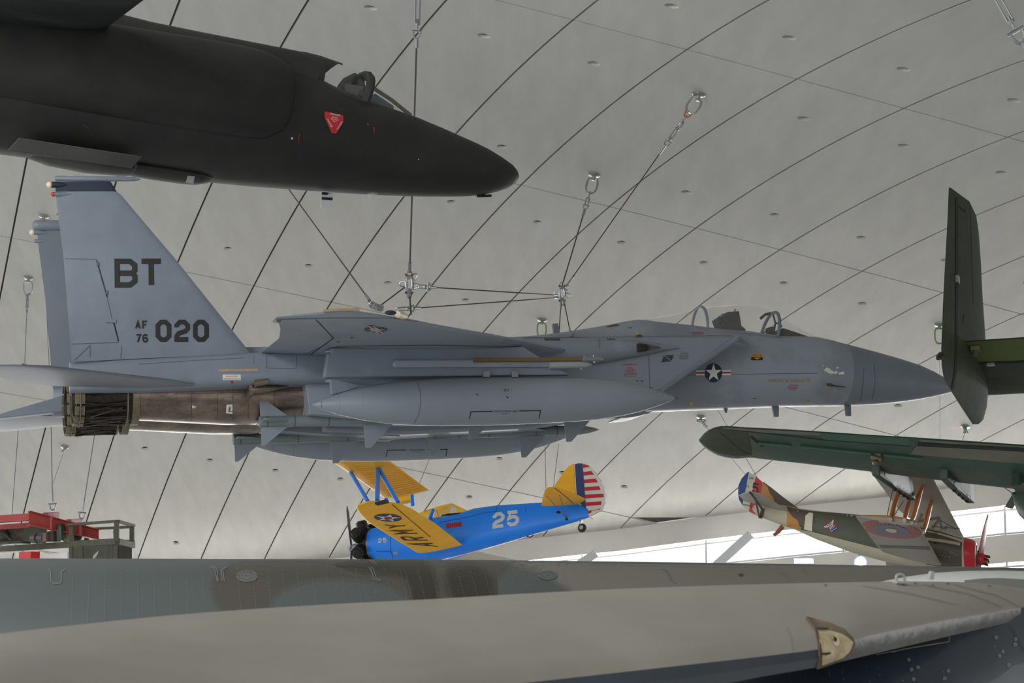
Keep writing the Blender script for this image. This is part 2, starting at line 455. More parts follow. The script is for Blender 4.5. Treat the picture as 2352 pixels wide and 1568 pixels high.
def shackle(mb, c, d, r):
    s = d.cross(Vector((0, 1, .2))).normalized(); pts = []
    for k in range(9):
        a = math.pi*k/8; pts.append(c + s*(r*math.cos(a)) + d*(r*1.5*math.sin(a)))
    mb.tube([c + s*r - d*r*.8] + pts + [c - s*r - d*r*.8], r*.28, 6)
    mb.tube([c + s*r*1.5 - d*r*.8, c - s*r*1.5 - d*r*.8], r*.33, 6)
def cable(a, b, label, r=.011, m=None, fit=(), group='suspension cables', name='suspension_cable'):
    """fit: (kind, from, to) in metres measured from the upper end (negative: from the lower end)"""
    t = thing(name, label, 'cable', None, group, a); B = b - a; L = B.length; d = B/L
    w0, w1 = 0., L
    for k, x, y in fit:
        if x >= 0 and x < L/2: w0 = max(w0, y)
        if x < 0: w1 = min(w1, L + x)
    obj('wire_rope', MB().tube([d*w0, d*((w0 + w1)/2), d*w1], r, 6), m or wire_m, t)
    for k, x, y in fit:
        if x < 0: x += L; y += L
        mb = MB(); p, q = d*x, d*y
        if k == 'turnbuckle': turnbuckle(mb, p, q, r*2.4)
        elif k == 'ferrule': mb.tube([p, q], r*2.1, 8)
        elif k == 'socket': mb.tube([p, p.lerp(q, .5), q], [r*1.6, r*2.6, r*3.0], 8)
        elif k == 'shackle': shackle(mb, p.lerp(q, .5), d, (q - p).length*.36)
        elif k == 'orange': shackle(mb, p.lerp(q, .5), d, (q - p).length*.36)
        elif k == 'chain':
            n = max(2, int((q - p).length/.11)); s1 = d.cross(Vector((0, 1, .2))).normalized(); s2 = d.cross(s1)
            for i in range(n): oval(mb, p.lerp(q, (i + .5)/n), d, s1 if i % 2 else s2, (q - p).length/n*1.35, .07, .013, 12)
        obj({'orange': 'shackle', 'socket': 'end_fitting'}.get(k, k), mb, orange if k == 'orange' else steel, t, label='orange shackle' if k == 'orange' else None)
    return t
# ================================================================ twin-tailed grey fighter jet
fy = ray(-270, 1573).normalized(); fx = ray(14700, 678).normalized()
F = Frame(at(1130, 920, 35.0), fx, fy); F.O = F.O + F.ey*2.92
grey = mat('fighter grey paint', (137, 145, 155), .42, var=.05, scale=.35, rgb2=(124, 131, 141), thr=(.5, .56))
lgrey = mat('light grey paint', (117, 126, 138), .42, var=.10, scale=2.)
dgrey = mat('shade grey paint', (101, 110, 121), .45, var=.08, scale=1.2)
tankg = mat('tank grey paint', (134, 142, 151), .40, var=.05, scale=1.5)
missg = mat('missile grey green paint', (112, 123, 126), .45, var=.08, scale=2)
radome = mat('radome grey paint', (107, 115, 126), .42, var=.05, scale=2)
black = mat('black marking', (30, 30, 28), .6)
lineg = mat('panel seam', (80, 88, 96), .6)
whitep = mat('white marking', (214, 213, 208), .6)
redp = mat('red marking', (166, 34, 42), .6)
navy = mat('navy marking', (30, 43, 58), .6)
yellow = mat('yellow marking', (196, 148, 28), .6)
ochre = mat('weathered amber strip', (178, 142, 84), .6, rgb2=(150, 138, 122), thr=(.4, .6), scale=14)
baremetal = mat('heat stained bare metal', (150, 134, 120), .36, .85, rgb2=(112, 102, 95), thr=(.38, .66), scale=2.2, stretch=(1, 1, 2), var=.35)
darkmetal = mat('dark engine metal', (58, 54, 48), .45, .7, var=.4, scale=14)
nozzle_m = mat('nozzle ring metal', (122, 112, 90), .5, .5, var=.25, scale=8)
cream = mat('cream lens', (226, 205, 178), .35)
redl = mat('red lamp lens', (190, 40, 36), .25)
dark = mat('dark cavity', (34, 33, 32), .8)
seatm = mat('dark seat cloth', (50, 52, 50), .8, var=.2, scale=6)
canopy_g = glass_mat('canopy glass', (206, 206, 196), .12)
brown = mat('brown missile rail', (104, 84, 48), .55, var=.1, scale=4)

jet = thing('fighter_jet', 'grey twin-tailed jet fighter lettered BT 020, hung on cables beneath the concrete ceiling', 'jet fighter', F)
# ---- fuselage
mb = MB()
st = [(2206, 893, 894.5, .01, 2), (2196, 885, 897, .055, 2), (2165, 866, 906, .19, 2), (2107, 838, 918, .36, 2), (2012, 810, 929, .53, 2), (1930, 789, 932, .6, 2.1)]
body(mb, F, st, 0, 28, 1, 2)
nose = obj('radome', mb, [radome, radome], jet, label='darker grey nose cone')
mb = MB()
st = [(1930, 789, 932, .6, 2.1), (1870, 775, 932.5, .64, 2.2), (1783, 772, 934, .68, 2.4), (1716, 763, 937, .70, 2.5), (1627, 755, 940, .73, 2.6), (1579, 749, 942, .75, 2.6),
      (1500, 741, 945, .78, 2.5), (1455, 736, 948, .80, 2.4), (1390, 748, 952, .85, 2.3), (1316, 761, 957, .95, 2.4), (1250, 771, 962, 1.05, 2.6), (1160, 781, 968, 1.2, 3), (1000, 791, 972, 1.35, 3.4), (800, 800, 972, 1.45, 4), (690, 804, 966, 1.5, 4)]
body(mb, F, st, 0, 32, 0, 2)
fus = obj('fuselage', mb, grey, jet)
# intakes: boxes beside the fuselage with raked lips
def P(u, v, y): return F.Y(u, v, y)
intk = []
for sgn in (1, -1):
    mb = MB(); yo, yi = 1.46, .62
    lip = [P(1696, 770, -yo), P(1517, 897, -yo)]
    poly = [P(1696, 769, -yo), P(1520, 897, -yo), P(1420, 930, -yo), P(1300, 952, -yo), P(1000, 966, -yo), P(800, 958, -yo), P(790, 820, -yo), P(900, 800, -yo), P(1200, 776, -yo), P(1440, 772, -yo)]
    if sgn > 0:
        mb.prism(poly, (0, yo - yi, 0))
    else:
        mb.prism([Vector((p.x, yo, p.z)) for p in poly], (0, -(yo - yi), 0))
    o = obj('intake', mb, grey, jet, True, .06); intk.append(o)
    a, b = [Vector((p.x, -yo*sgn, p.z)) for p in lip]
    mb = MB(); mb.tube([a + Vector((0, .08*sgn, -.03)), b + Vector((0, .08*sgn, .04))], .075, 10)
    obj('intake_lip', mb, lgrey, o, label='rounded lighter grey lip')
    side = [P(703, 816, -1.72), P(703, 884, -1.72), P(712, 950, -1.72), P(800, 957, -1.72), P(1000, 964, -1.72), P(1000, 816, -1.72)]
    mb = MB(); mb.prism([Vector((p.x, p.y*sgn, p.z)) for p in side], (0, .9*sgn, 0)); obj('rear_side_skin', mb, grey, jet, True, .008)
# gun fairing shoulder and spine shoulder on the near side, mirrored on the far side
for sgn in (1, -1):
    mb = MB(); rings = []
    for u, vt, vb, hw in ((1560, 797, 799, .01), (1530, 792, 804, .06), (1480, 784, 815, .16), (1400, 777, 830, .28), (1300, 774, 845, .36), (1200, 776, 856, .42), (1050, 784, 858, .5), (900, 796, 858, .5)):
        pt, pb = P(u, vt, -1.5), P(u, vb, -1.5)
        if sgn < 0: pt.y *= -1; pb.y *= -1
        rings.append(ring_se(pt, pb, hw, hw, 2., 20))
    mb.loft(rings); g = obj('shoulder_fairing', mb, grey, jet)
    if sgn > 0: shoulder = g
# ---- canopy
def arch(u_near, v_near, top, yh, n=14, k=2.2):
    """half ring over the sill: near foot pixel, top pixel in the centre plane"""
    a = P(u_near, v_near, -yh); t = P(top[0], top[1], 0.); out = []
    for i in range(n + 1):
        q = math.pi*i/n; c, s = math.cos(q), math.sin(q)
        c2 = math.copysign(abs(c)**(2/k), c); s2 = abs(s)**(2/k)
        out.append(Vector((a.x + (t.x - a.x)*s2, -yh*c2, a.z + (t.z - a.z)*s2)))
    return out
ST = [(1458, 738, (1452, 735), .12), (1520, 744, (1520, 727), .28), (1580, 750, (1578, 715), .36), (1626, 757, (1630, 704), .41), (1693, 762, (1693, 699.5), .45), (1740, 768, (1740, 703.5), .46), (1787, 773, (1777, 719), .44)]
mb = MB(); mb.loft([arch(*s) for s in ST], False, False)
can = obj('canopy', mb, canopy_g, jet)
mb = MB(); mb.loft([arch(1787, 773, (1777, 719), .44), arch(1815, 774, (1812, 739), .36), arch(1845, 775, (1843, 757), .25), arch(1876, 776, (1876, 774), .06)], False, False)
obj('windscreen', mb, canopy_g, jet)
for s, r, nm in (((1787, 773, (1777, 718), .45), .035, 'windscreen_frame'), ((1626, 757, (1607, 705), .41), .03, 'canopy_hoop')):
    obj(nm, MB().tube(arch(*s), r, 8), dgrey if nm == 'windscreen_frame' else lgrey, jet)
obj('canopy_rail', MB().tube([P(s[0], s[1] + 1, -s[3]) for s in ST] + [P(1876, 776, -.06)], .022, 6), lgrey, jet)
# cockpit: tub, seat, head-up display, coaming
mb = MB(); c = P(1700, 757, 0); mb.loft([[P(1640, 768, -.36), P(1775, 784, -.36), P(1775, 784, .36), P(1640, 768, .36)], [P(1640, 764, -.36), P(1775, 779, -.36), P(1775, 779, .36), P(1640, 764, .36)]])
obj('cockpit_sill', mb, dark, jet)
mb = MB()
mb.prism([P(1657, 727, -.2), P(1672, 716, -.2), P(1698, 714, -.2), P(1704, 752, -.2), P(1672, 752, -.2)], (0, .4, 0))
mb.prism([P(1649, 731, -.16), P(1655, 729, -.16), P(1662, 746, -.16), P(1655, 748, -.16)], (0, .32, 0))
mb.prism([P(1650, 748, -.24), P(1690, 738, -.24), P(1713, 755, -.24), P(1713, 764, -.24), P(1655, 760, -.24)], (0, .48, 0))
seat = obj('ejection_seat', mb, seatm, jet, False, .012)
mb = MB()
for y in (-.13, .13): mb.prism([P(1655, 728, y), P(1660, 719, y), P(1665, 722, y), P(1668, 744, y), P(1661, 746, y)], (0, .06, 0))
mb.box(P(1689, 744, -.1), (.07, .06, .05)); mb.tube([P(1687, 714, -.15), P(1689, 711, 0), P(1687, 714, .15)], .02, 6)
obj('headrest', mb, mat('seat trim', (124, 124, 116), .7), seat, False)
mb = MB(); mb.prism([P(1788, 757, -.3), P(1800, 753, -.3), P(1830, 763, -.22), P(1862, 774, -.1), P(1790, 774, -.3)], (0, .5, 0)); obj('instrument_coaming', mb, seatm, jet, False, .01)
mb = MB(); mb.tube([P(1776, 722, .05), P(1781, 742, .05), P(1778, 760, .05)], .018, 6); mb.tube([P(1780, 740, .1), P(1796, 748, .1), P(1790, 756, .0)], .015, 6)
mb.box(P(1769, 759, 0), (.05, .12, .06)); mb.tube([P(1746, 732, .2), P(1758, 722, .15), P(1772, 719, .1)], .03, 6); mb.tube([P(1750, 765, -.15), P(1762, 760, -.05), P(1776, 764, 0)], .012, 6)
obj('head_up_display', mb, dark, jet, False)
# blade aerials and probes
for nm, poly, y in (('blade_aerial', [(1269, 743), (1282, 742), (1288, 768), (1272, 770)], .0), ('belly_aerial', [(1774, 932), (1790, 932), (1789, 957), (1779, 957)], 0), ('belly_aerial', [(1941, 930), (1955, 930), (1955.5, 955.5), (1944, 955)], 0), ('belly_aerial', [(1663, 937), (1672, 937), (1670, 948), (1666, 947)], 0)):
    mb = MB(); mb.prism([P(u, v, y - .025) for u, v in poly], (0, .05, 0)); obj(nm, mb, dgrey, jet, False, .008)
mb = MB(); mb.tube([P(1899, 883, -.62), P(1909, 883.5, -.66), P(1912, 885, -.66)], .03, 8); mb.tube([P(1911, 885, -.67), P(1942, 888.5, -.63)], [.02, .008], 6)
obj('air_data_probe', mb, mat('probe bronze', (74, 66, 56), .5, .5), jet)
mb = MB(); mb.prism([P(1440, 952, -.5), P(1500, 943, -.5), P(1490, 949, -.5), P(1465, 956, -.5), P(1430, 958, -.5)], (0, .9, 0)); obj('belly_fairing', mb, lgrey, jet, False, .02)
# ---- engine bay and nozzles
mb = MB()
for sgn in (1, -1):
    y0 = -.72*sgn
    rings = []
    for u, vt, vb, hw in ((298, 850, 963, .56), (400, 850, 968, .60), (520, 850, 974, .64), (610, 855, 974, .66), (705, 858, 960, .70)):
        pt, pb = P(u, vt, -.72), P(u, vb, -.72); pt.y = pb.y = y0; rings.append(ring_se(pt, pb, hw, hw, 2.4, 28))
    m = MB(); m.loft(rings)
    en = obj('engine_cowling', m, baremetal, jet, label='bare heat stained metal engine cowling')
    if sgn > 0: near_eng = en
    # nozzle: rings, exposed actuators and petals
    a, b = P(300, 907, -.72), P(170, 911, -.72); a.y = b.y = y0
    nz = obj('engine_nozzle', MB().rev(a, b, [(0, .48), (.3, .46), (.75, .47), (1, .46), (1, .40), (.5, .36), (.2, .3)], 32, 0, True), darkmetal, jet, label='dark exposed engine nozzle')
    m = MB()
    for x, w in ((-.1, .13), (.10, .025), (.93, .02)):
        c0 = a.lerp(b, x); c1 = a.lerp(b, x + w); m.rev(c0, c1, [(0, .50), (0, .55), (1, .545), (1, .50)], 36, 0, False)
    obj('nozzle_ring', m, nozzle_m, nz)
    m = MB(); ax = (b - a).normalized(); 
    for k in range(30):
        q = 2*math.pi*k/30 + .1*math.sin(k*7.); q2 = q + .14*math.sin(k*3.1); r = .50 + .03*math.sin(k*5.)
        m.tube([a.lerp(b, .1) + Vector((0, r*math.cos(q), r*math.sin(q))), a.lerp(b, .5) + Vector((0, (r - .03)*math.cos(q2), (r - .03)*math.sin(q2))), a.lerp(b, .85) + Vector((0, r*math.cos(q), r*math.sin(q)))], .022, 6)
        m.tube([a.lerp(b, .2) + Vector((0, r*math.cos(q2), r*math.sin(q2))), a.lerp(b, .75) + Vector((0, r*math.cos(q + .25), r*math.sin(q + .25)))], .012, 5)
    obj('actuator_rods', m, mat('actuator metal', (66, 60, 52), .45, .6, var=.4, scale=10), nz)
    m = MB()
    for k in range(15):
        q = 2*math.pi*k/15; w = .17
        ring = lambda x, r: [a.lerp(b, x) + Vector((0, r*math.cos(q + s), r*math.sin(q + s))) for s in (-w, w)]
        r1 = ring(.955, .535) ; r2 = ring(1.03, .53); r3 = ring(1.03, .50); r4 = ring(.955, .51)
        q1 = ring(.86, .54) ; q2 = ring(.92, .535); q3 = ring(.92, .50); q4 = ring(.86, .51)
        m.loft([[q1[0], q1[1], q4[1], q4[0]], [q2[0], q2[1], q3[1], q3[0]]])
        m.loft([[r1[0], r1[1], r4[1], r4[0]], [r2[0], r2[1], r3[1], r3[0]]])
    obj('nozzle_petals', m, nozzle_m, nz)
# ---- tail booms
for sgn in (1, -1):
    y0 = -1.62
    st = [(160, 832, 902, .10), (250, 829, 901, .24), (345, 826, 899, .32), (480, 819, 894, .38), (585, 814, 888, .42), (720, 813, 884, .46), (800, 812, 884, .44), (900, 812, 890, .36), (1000, 812, 900, .2)]
    rings = []
    for u, vt, vb, hw in st:
        pt, pb = P(u, vt, y0), P(u, vb, y0); pt.y = pb.y = y0*sgn; rings.append(ring_se(pt, pb, hw, hw, 5, 28))
    m = MB(); m.loft(rings); bo = obj('tail_boom', m, lgrey if sgn > 0 else grey, jet, angle=30)
    if sgn > 0: boom = bo
m = MB(); m.prism([P(167, 901, 1.3), P(0, 950, 1.3), P(-30, 960, 1.3), P(0, 960, 1.3), P(167, 942, 1.3)], (0, .3, 0)); obj('boom_tail', m, lgrey, jet, False, .02)
# centre deck between the booms
m = MB(); m.prism([P(420, 850, -1.2), P(560, 797, -1.2), P(720, 795, -1.2), P(720, 850, -1.2), P(300, 880, -1.2)], (0, 2.4, 0)); obj('rear_deck', m, grey, jet, False)
# ---- fins
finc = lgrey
def fin(sgn):
    yb, yt = -1.80, -1.92
    LEp = [(577, 813), (402, 594), (279, 449), (268, 440), (254, 417)]; TEp = [(165, 831), (146, 594), (128.5, 449), (128, 440), (126, 417)]
    LE = []; TE = []
    for (u, v), (u2, v2) in zip(LEp, TEp):
        y = yb + (yt - yb)*(820 - v)/403
        a, b = P(u, v, y), P(u2, v2, y)
        if sgn < 0: a.y *= -1; b.y *= -1
        LE.append(a); TE.append(b)
    mk = lambda i, j, mm, nm, par: obj(nm, MB().wing(LE[i:j], TE[i:j], [.045]*(j - i), (0, 1, 0), 12), mm, par, label='navy blue fin cap' if nm == 'fin_cap' else None)
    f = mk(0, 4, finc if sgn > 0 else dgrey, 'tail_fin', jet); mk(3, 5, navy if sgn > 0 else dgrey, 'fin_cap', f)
    yy = yt*sgn
    def Q(u, v):
        p = P(u, v, yt); p.y = yy; return p
    if sgn > 0:
        m = MB(); m.tube([Q(126, 409.5), Q(130, 409.5), Q(285, 411), Q(310, 411.4), Q(323, 412)], [.03, .045, .045, .04, .01], 10); m.prism([Q(128, 412), Q(250, 413), Q(254, 418), Q(126, 418)], (0, .03, 0))
        obj('tip_boom', m, lgrey, f)
    else:
        m = MB(); a = Q(118 + 33, 408); m.rev(Q(113, 406), Q(250, 409), [(0, .01), (.02, .07), (.06, .1), (.12, .105), (.9, .105), (1, .05)], 20); m.prism([Q(128, 412), Q(250, 413), Q(254, 418), Q(126, 418)], (0, .03, 0))
        obj('tip_pod', m, lgrey, f)
    m = MB(); m.tube([Q(118, 424), Q(130, 424), Q(155, 425)], [.055, .055, .015], 10); obj('lamp_housing', m, navy if sgn > 0 else lgrey, f)
    m = MB(); m.sphere(Q(114, 424), .058, 12); obj('tail_lamp', m, cream, f, label='cream rounded lamp')
    m = MB(); m.tube([Q(124, 446), Q(135, 446), Q(165, 446)], [.042, .042, .008], 10); obj('warning_lamp_housing', m, lgrey, f)
    m = MB(); m.sphere(Q(122, 446), .042, 10); obj('warning_lamp', m, redl if sgn > 0 else lgrey, f, label='red lamp' if sgn > 0 else None)
    return f
nf = fin(1); ff = fin(-1)
# ---- tailplanes
def tailplane(sgn):
    z = P(300, 885, -1.9).z
    LE = [P(448, 869, -1.95), P(395, 858, -2.5), P(122, 833, -4.2), P(60, 832, -4.35)]; TE = [P(130, 893, -1.95), P(40, 884, -2.5), P(-80, 848, -4.2), P(-70, 842, -4.35)]
    for L in (LE, TE):
        for p in L: p.z = z
    LE = [Vector((p.x, p.y*sgn, p.z)) for p in LE]; TE = [Vector((p.x, p.y*sgn, p.z)) for p in TE]
    return obj('tailplane', MB().wing(LE, TE, [.035, .035, .03, .03], (0, 0, 1), 12), mat('burnished grey tailplane', (104, 109, 119), .42, .0, var=.12, scale=1.5), jet, label='burnished grey tailplane')
tp = tailplane(1); tailplane(-1)
# ---- wings
wz = lambda y: 1.07 - .016*(abs(y) - 1.75)
LEx = [(2.02, 1.70), (.0, 3.62), (-1.58, 5.0), (-2.25, 5.62), (-2.85, 6.1), (-3.2, 6.38), (-3.45, 6.5)]
TEx = [(-3.94, 1.70), (-3.99, 3.75), (-4.2, 4.9), (-4.33, 5.45), (-4.48, 6.0), (-4.55, 6.28), (-4.58, 6.42)]
wings = []
for sgn in (-1, 1):
    LE = [Vector((x, y*sgn, wz(y) + .0)) for x, y in LEx]
    TE = [Vector((x, y*sgn, wz(y) - .004*(y - 1.75)**2)) for x, y in TEx]
    w = obj('wing', MB().wing(LE, TE, [.055, .05, .045, .04, .04, .035, .03], (0, 0, 1), 14), grey, jet); wings.append(w)
    m = MB(); tip = [LE[-1].lerp(TE[-1], t) for t in (.1, .25, .4, .52)]
    a, b = F.Z(741, 711.5, wz(6.4) + .03), F.Z(828, 708.5, wz(6.4) + .03)
    if sgn < 0:
        m.tube([F.Z(742, 713.5, .99), F.Z(785, 711, .99), F.Z(826, 710, .99)], .022, 8); obj('wingtip_strip', m, ochre, w, label='amber strip along the wing tip')
        m = MB(); m.sphere(F.Z(897, 718, wz(6.2)), .05, 10, 0, (2., .8, .8)); obj('position_lamp', m, navy, w, label='dark blue lamp')
        m = MB(); m.tube([F.Z(914, 722, 1.0), F.Z(925, 725, 1.0), F.Z(934, 727.5, 1.0)], [.055, .06, .03], 8); obj('leading_edge_fairing', m, cream, w, label='cream fairing on the leading edge')
        m = MB(); m.tube([F.Z(640, 734, .93), F.Z(630, 738, .93)], [.05, .03], 8); obj('dump_pipe', m, steel, w)
nw = wings[0]
WB = bvh_of(nw); FB = bvh_of(fus, nose, intk[0], shoulder, can); BB = bvh_of(boom); NB = bvh_of(nf); EB = bvh_of(near_eng)
# ---- pylons
def pylon(sgn):
    yy = -2.92
    def Q(u, v, y=yy):
        p = P(u, v, yy); return Vector((p.x, -y*sgn*-1 if sgn > 0 else -y, p.z))
    m = MB(); pol = [Q(750, 812), Q(757, 812), Q(757, 800), Q(1000, 801), Q(1198, 797), Q(1241, 824), Q(1306, 862), Q(1200, 863), Q(741, 868)]
    off = Vector((0, -.09, 0)); m.prism([p + off for p in pol], (0, .18, 0))
    py = obj('pylon', m, lgrey, jet, False, .03)
    m = MB(); pol = [Q(759, 871), Q(777, 872), Q(828, 887), Q(800, 897), Q(760, 908), Q(757, 885)]; m.prism([p + Vector((0, -.05, 0)) for p in pol], (0, .10, 0)); obj('tail_fairing', m, lgrey, py, False, .015)
    for v in (806, 873): m = MB(); m.tube([Q(758, v), Q(746, v + 1)], [.05, .025], 8); obj('rear_fitting', m, steel, py)
    for u in (1112, 1177): m = MB(); m.box(Q(u, 862) + Vector((0, -.1, 0)), (.06, .05, .05)); m.tube([Q(u - 8, 864) + Vector((0, -.1, 0)), Q(u + 8, 862) + Vector((0, -.1, 0))], .02, 6); obj('hook_fitting', m, steel, py, False)
    m = MB(); o2 = Vector((0, -.16, 0)); 
    m.prism([Q(901, 829) + o2, Q(1320, 827) + o2, Q(1320, 846) + o2, Q(901, 847) + o2, Q(897, 838) + o2], (0, .1, 0)); rl = obj('launch_rail', m, grey, py, False, .03)
    m = MB(); m.tube([Q(1255, 841.5) + o2, Q(1335, 840) + o2, Q(1352, 840) + o2], [.07, .07, .015], 12); m.sphere(Q(1328, 850) + o2, .025, 8); obj('rail_pod', m, mat('rail pod grey', (150, 155, 156), .4), rl)
    m = MB(); o3 = Vector((0, -.24, 0)); m.prism([Q(1081, 826.5) + o3, Q(1328, 824.5) + o3, Q(1328, 832.5) + o3, Q(1081, 835.5) + o3], (0, .08, 0)); obj('brown_rail', m, brown, rl, False, .012, label='brown strip along the launch rail')
    m = MB(); m.tube([Q(1326, 829) + o3, Q(1345, 829) + o3, Q(1364, 829) + o3, Q(1376, 829.5) + o3], [.05, .045, .05, .006], 10); m.tube([Q(1352, 820) + o3, Q(1356, 829) + o3, Q(1354, 838) + o3], .015, 6); m.box(Q(1330, 828) + o3, (.03, .05, .05)); obj('rail_nose', m, steel, rl)
    return py
PYL = [pylon(1)]
# the far pylon is the same shape mirrored about the centre line
def mirror_tree(o, par):
    c = o.copy(); c.data = o.data.copy(); COL.objects.link(c); c.parent = par
    for v in c.data.vertices: v.co.y = -v.co.y
    c.data.flip_normals()
    for ch in list(o.children): mirror_tree(ch, c)
    return c
mirror_tree(PYL[0], jet)
# ---- markings on the jet
block('tail_code', F, NB, 'BT', 262.5, 593.7, 53, 67, 5, 12.6, black, nf, vx=.012, label='black letters BT')
block('serial_number', F, NB, '020', 356.8, 734, 36.6, 51, 6.4, 10.8, black, nf, vx=.012, label='black number 020')
block('serial_prefix', F, NB, 'AF', 310, 736, 13.6, 19.6, 2.6, 4.2, black, nf, label='black letters AF'); block('serial_prefix', F, NB, '76', 311, 766.7, 13.4, 20, 2.6, 4.2, black, nf, label='black number 76')
lines('rudder_outline', F, NB, [[(145, 594), (221, 595), (245, 680), (258, 735), (272, 786), (164, 790)], [(122 + 45, 831), (207, 793), (207, 820)], [(280, 794), (276, 832)]], 1.6, lineg, nf)
lines('rudder_hinge', F, NB, [[(222, 598), (246, 682)], [(262, 742), (272, 784)]], 3, dark, nf)
for u, v in ((225, 607), (245, 672)): obj('rudder_hinge', MB().box(F.cast(u, v, NB), (.022, .012, .035)), lineg, nf, False)
obj('rudder_actuator', MB().box(F.cast(255, 737, NB), (.085, .02, .03)), lgrey, nf, False)
pc = lambda u, v: F.cast(u, v, NB)
def rect(u0, v0, u1, v1, sk=0): return [(u0, v0), (u1, v0 + sk), (u1, v1 + sk), (u0, v1)]
paint('warning_placard', F, BB, [rect(511.5, 860, 553, 872.6)], whitep, boom, label='white danger placard')
text('placard_lettering', F, BB, 'DANGER', 532, 865.8, 3.6, redp, boom, align='CENTER', wide=1.35, off=.010); text('placard_lettering', F, BB, 'ARRESTING HOOK', 532, 871.2, 3.2, redp, boom, align='CENTER', wide=.98, off=.010)
paint('arrow_marking', F, BB, [[(531, 874), (535, 874), (535, 877), (537, 877), (533, 881), (529, 877), (531, 877)]], redp, boom, label='small red arrow')
paint('formation_light_strip', F, BB, [rect(500, 844.5, 595, 855.5, -1.)], lgrey, boom); paint('formation_light', F, BB, [rect(503, 847.5, 593, 853.5, -1)], ochre, boom, off=.011, label='weathered amber strip')
lines('boom_seam', F, BB, [[(612, 816), (612, 845), (681, 846), (681, 816)], [(320, 836), (440, 828), (560, 822)], [(582, 816), (582, 835)]], 1.0, lineg, boom)
# scoop and strake over the engine
m = MB(); m.tube([P(585, 881, -2.0), P(615, 875, -2.0)], [.06, .06], 10); obj('vent_scoop', m, baremetal, jet)
m = MB(); m.tube([P(574, 896, -1.75), P(600, 893, -1.8), P(662, 887, -1.7)], [.1, .09, .01], 10); m.box(P(574, 897, -1.75), (.03, .1, .12)); obj('exhaust_fairing', m, baremetal, jet)
lines('rivet_seam', F, EB, [[(400, 905), (700, 896)], [(440, 905), (440, 966)], [(500, 905), (500, 966)], [(535, 905), (535, 966)], [(570, 905), (570, 962)], [(630, 900), (630, 950)], [(322, 905), (324, 960)]], 1.0, mat('cowling seam', (84, 74, 66), .5, .5), near_eng)
paint('sticker', F, EB, [[(520, 929), (534, 928), (534, 950), (519, 948)]], whitep, near_eng, label='white sticker'); paint('sticker_lozenge', F, EB, [[(525, 936), (529, 932), (529, 943), (525, 946)]], brown, near_eng, off=.012)
paint('sticker', F, EB, [[(441, 930), (452, 933), (446, 937), (441, 936)]], whitep, near_eng, label='white sticker')
text('stencil', F, EB, '1041', 337, 919, 3.5, black, near_eng); text('stencil', F, EB, '1224', 369, 911, 3.5, black, near_eng)
# star and bar on the nose
def insignia(nm, fr, B, par, cx, cy, rx, ry, bars, col=navy, red=True):
    paint(nm + '_disc', fr, B, [disc(cx, cy, rx, ry, 32)], col, par, 10, .008)
    for b in bars: paint(nm + '_bar', fr, B, [b], whitep, par, 10, .007)
    if red:
        for b in bars:
            lerp = lambda p, q, t: (p[0] + (q[0] - p[0])*t, p[1] + (q[1] - p[1])*t)
            paint(nm + '_stripe', fr, B, [[lerp(b[0], b[3], .33), lerp(b[1], b[2], .33), lerp(b[1], b[2], .66), lerp(b[0], b[3], .66)]], redp, par, 10, .012)
    st = [((x - cx)*rx/ry + cx, y) for x, y in star(cx, cy, ry*.98)]
    paint(nm + '_star', fr, B, [st], whitep, par, 10, .013, label='white five-pointed star')
insignia('roundel', F, FB, jet, 1638.3, 856, 20.2, 22, [rect(1597.7, 850.5, 1619, 862, -.2), rect(1657.5, 850, 1679, 861.5, -.2)])
paint('rescue_placard', F, FB, [rect(1725, 812.6, 1751.3, 819.5, .3)], yellow, jet, label='yellow rescue placard'); paint('rescue_placard_base', F, FB, [rect(1725, 819.5, 1751.3, 827, .3)], dark, jet)
text('rescue_lettering', F, FB, 'RESCUE', 1738.5, 818.3, 4.2, dark, jet, align='CENTER', wide=1.0, off=.011); paint('rescue_arrow', F, FB, [[(1730, 821.5), (1747, 821.5), (1738.5, 825.5)]], yellow, jet, off=.011)
paint('bare_strip', F, FB, [[(1764, 871.5), (1859.6, 869), (1859.6, 876), (1764, 878)]], mat('peeled strip', (152, 142, 124), .7, rgb2=(124, 116, 108), thr=(.4, .6), scale=12), jet, label='peeled tan strip')
def blob(cx, cy, rx, ry, n=12, seed=1):
    r = random.Random(seed); return [(cx + rx*math.cos(2*math.pi*i/n)*r.uniform(.6, 1.1), cy + ry*math.sin(2*math.pi*i/n)*r.uniform(.6, 1.1)) for i in range(n)]
paint('paint_chip', F, FB, [blob(1901, 849.5, 8, 6, 12, 3), blob(1908, 854, 7, 5, 11, 5), blob(1919, 855.5, 6, 4, 9, 4), blob(1933, 857, 9.5, 4.5, 11, 8), blob(1923, 844.5, 4, 2, 8, 6), blob(1889.5, 840, 1.2, 2.6, 7, 7)], mat('bare chip', (206, 202, 194), .7), jet, label='pale chipped paint')
# small stencils
def para(nm, fr, B, u, v, ws, dv, h, m, par, rot=0):
    for k, w in enumerate(ws):
        paint(nm, fr, B, [rect(u - w/2 + s*w/7, v + k*dv - h, u - w/2 + (s + .72)*w/7, v + k*dv) for s in range(7)], m, par, 40, .006)
text('warning_lettering', F, FB, 'WARNING', 1446, 838.8, 3.8, redp, jet, align='CENTER', wide=1.2)
para('warning_text', F, FB, 1448, 845, (12, 16, 26, 20, 30, 32, 26), 3.2, 1.3, redp, jet)
text('warning_lettering', F, FB, 'WARNING', 1822, 886, 3, redp, jet, align='CENTER', wide=1.1); para('warning_text', F, FB, 1821, 889.3, (26, 22, 18), 2.2, 1.1, redp, jet)
text('warning_lettering', F, FB, 'CAUTION', 1571, 812.5, 2.6, black, jet, align='CENTER'); para('caution_text', F, FB, 1571, 816, (18, 22, 20, 22, 16), 2.2, 1.0, lineg, jet)
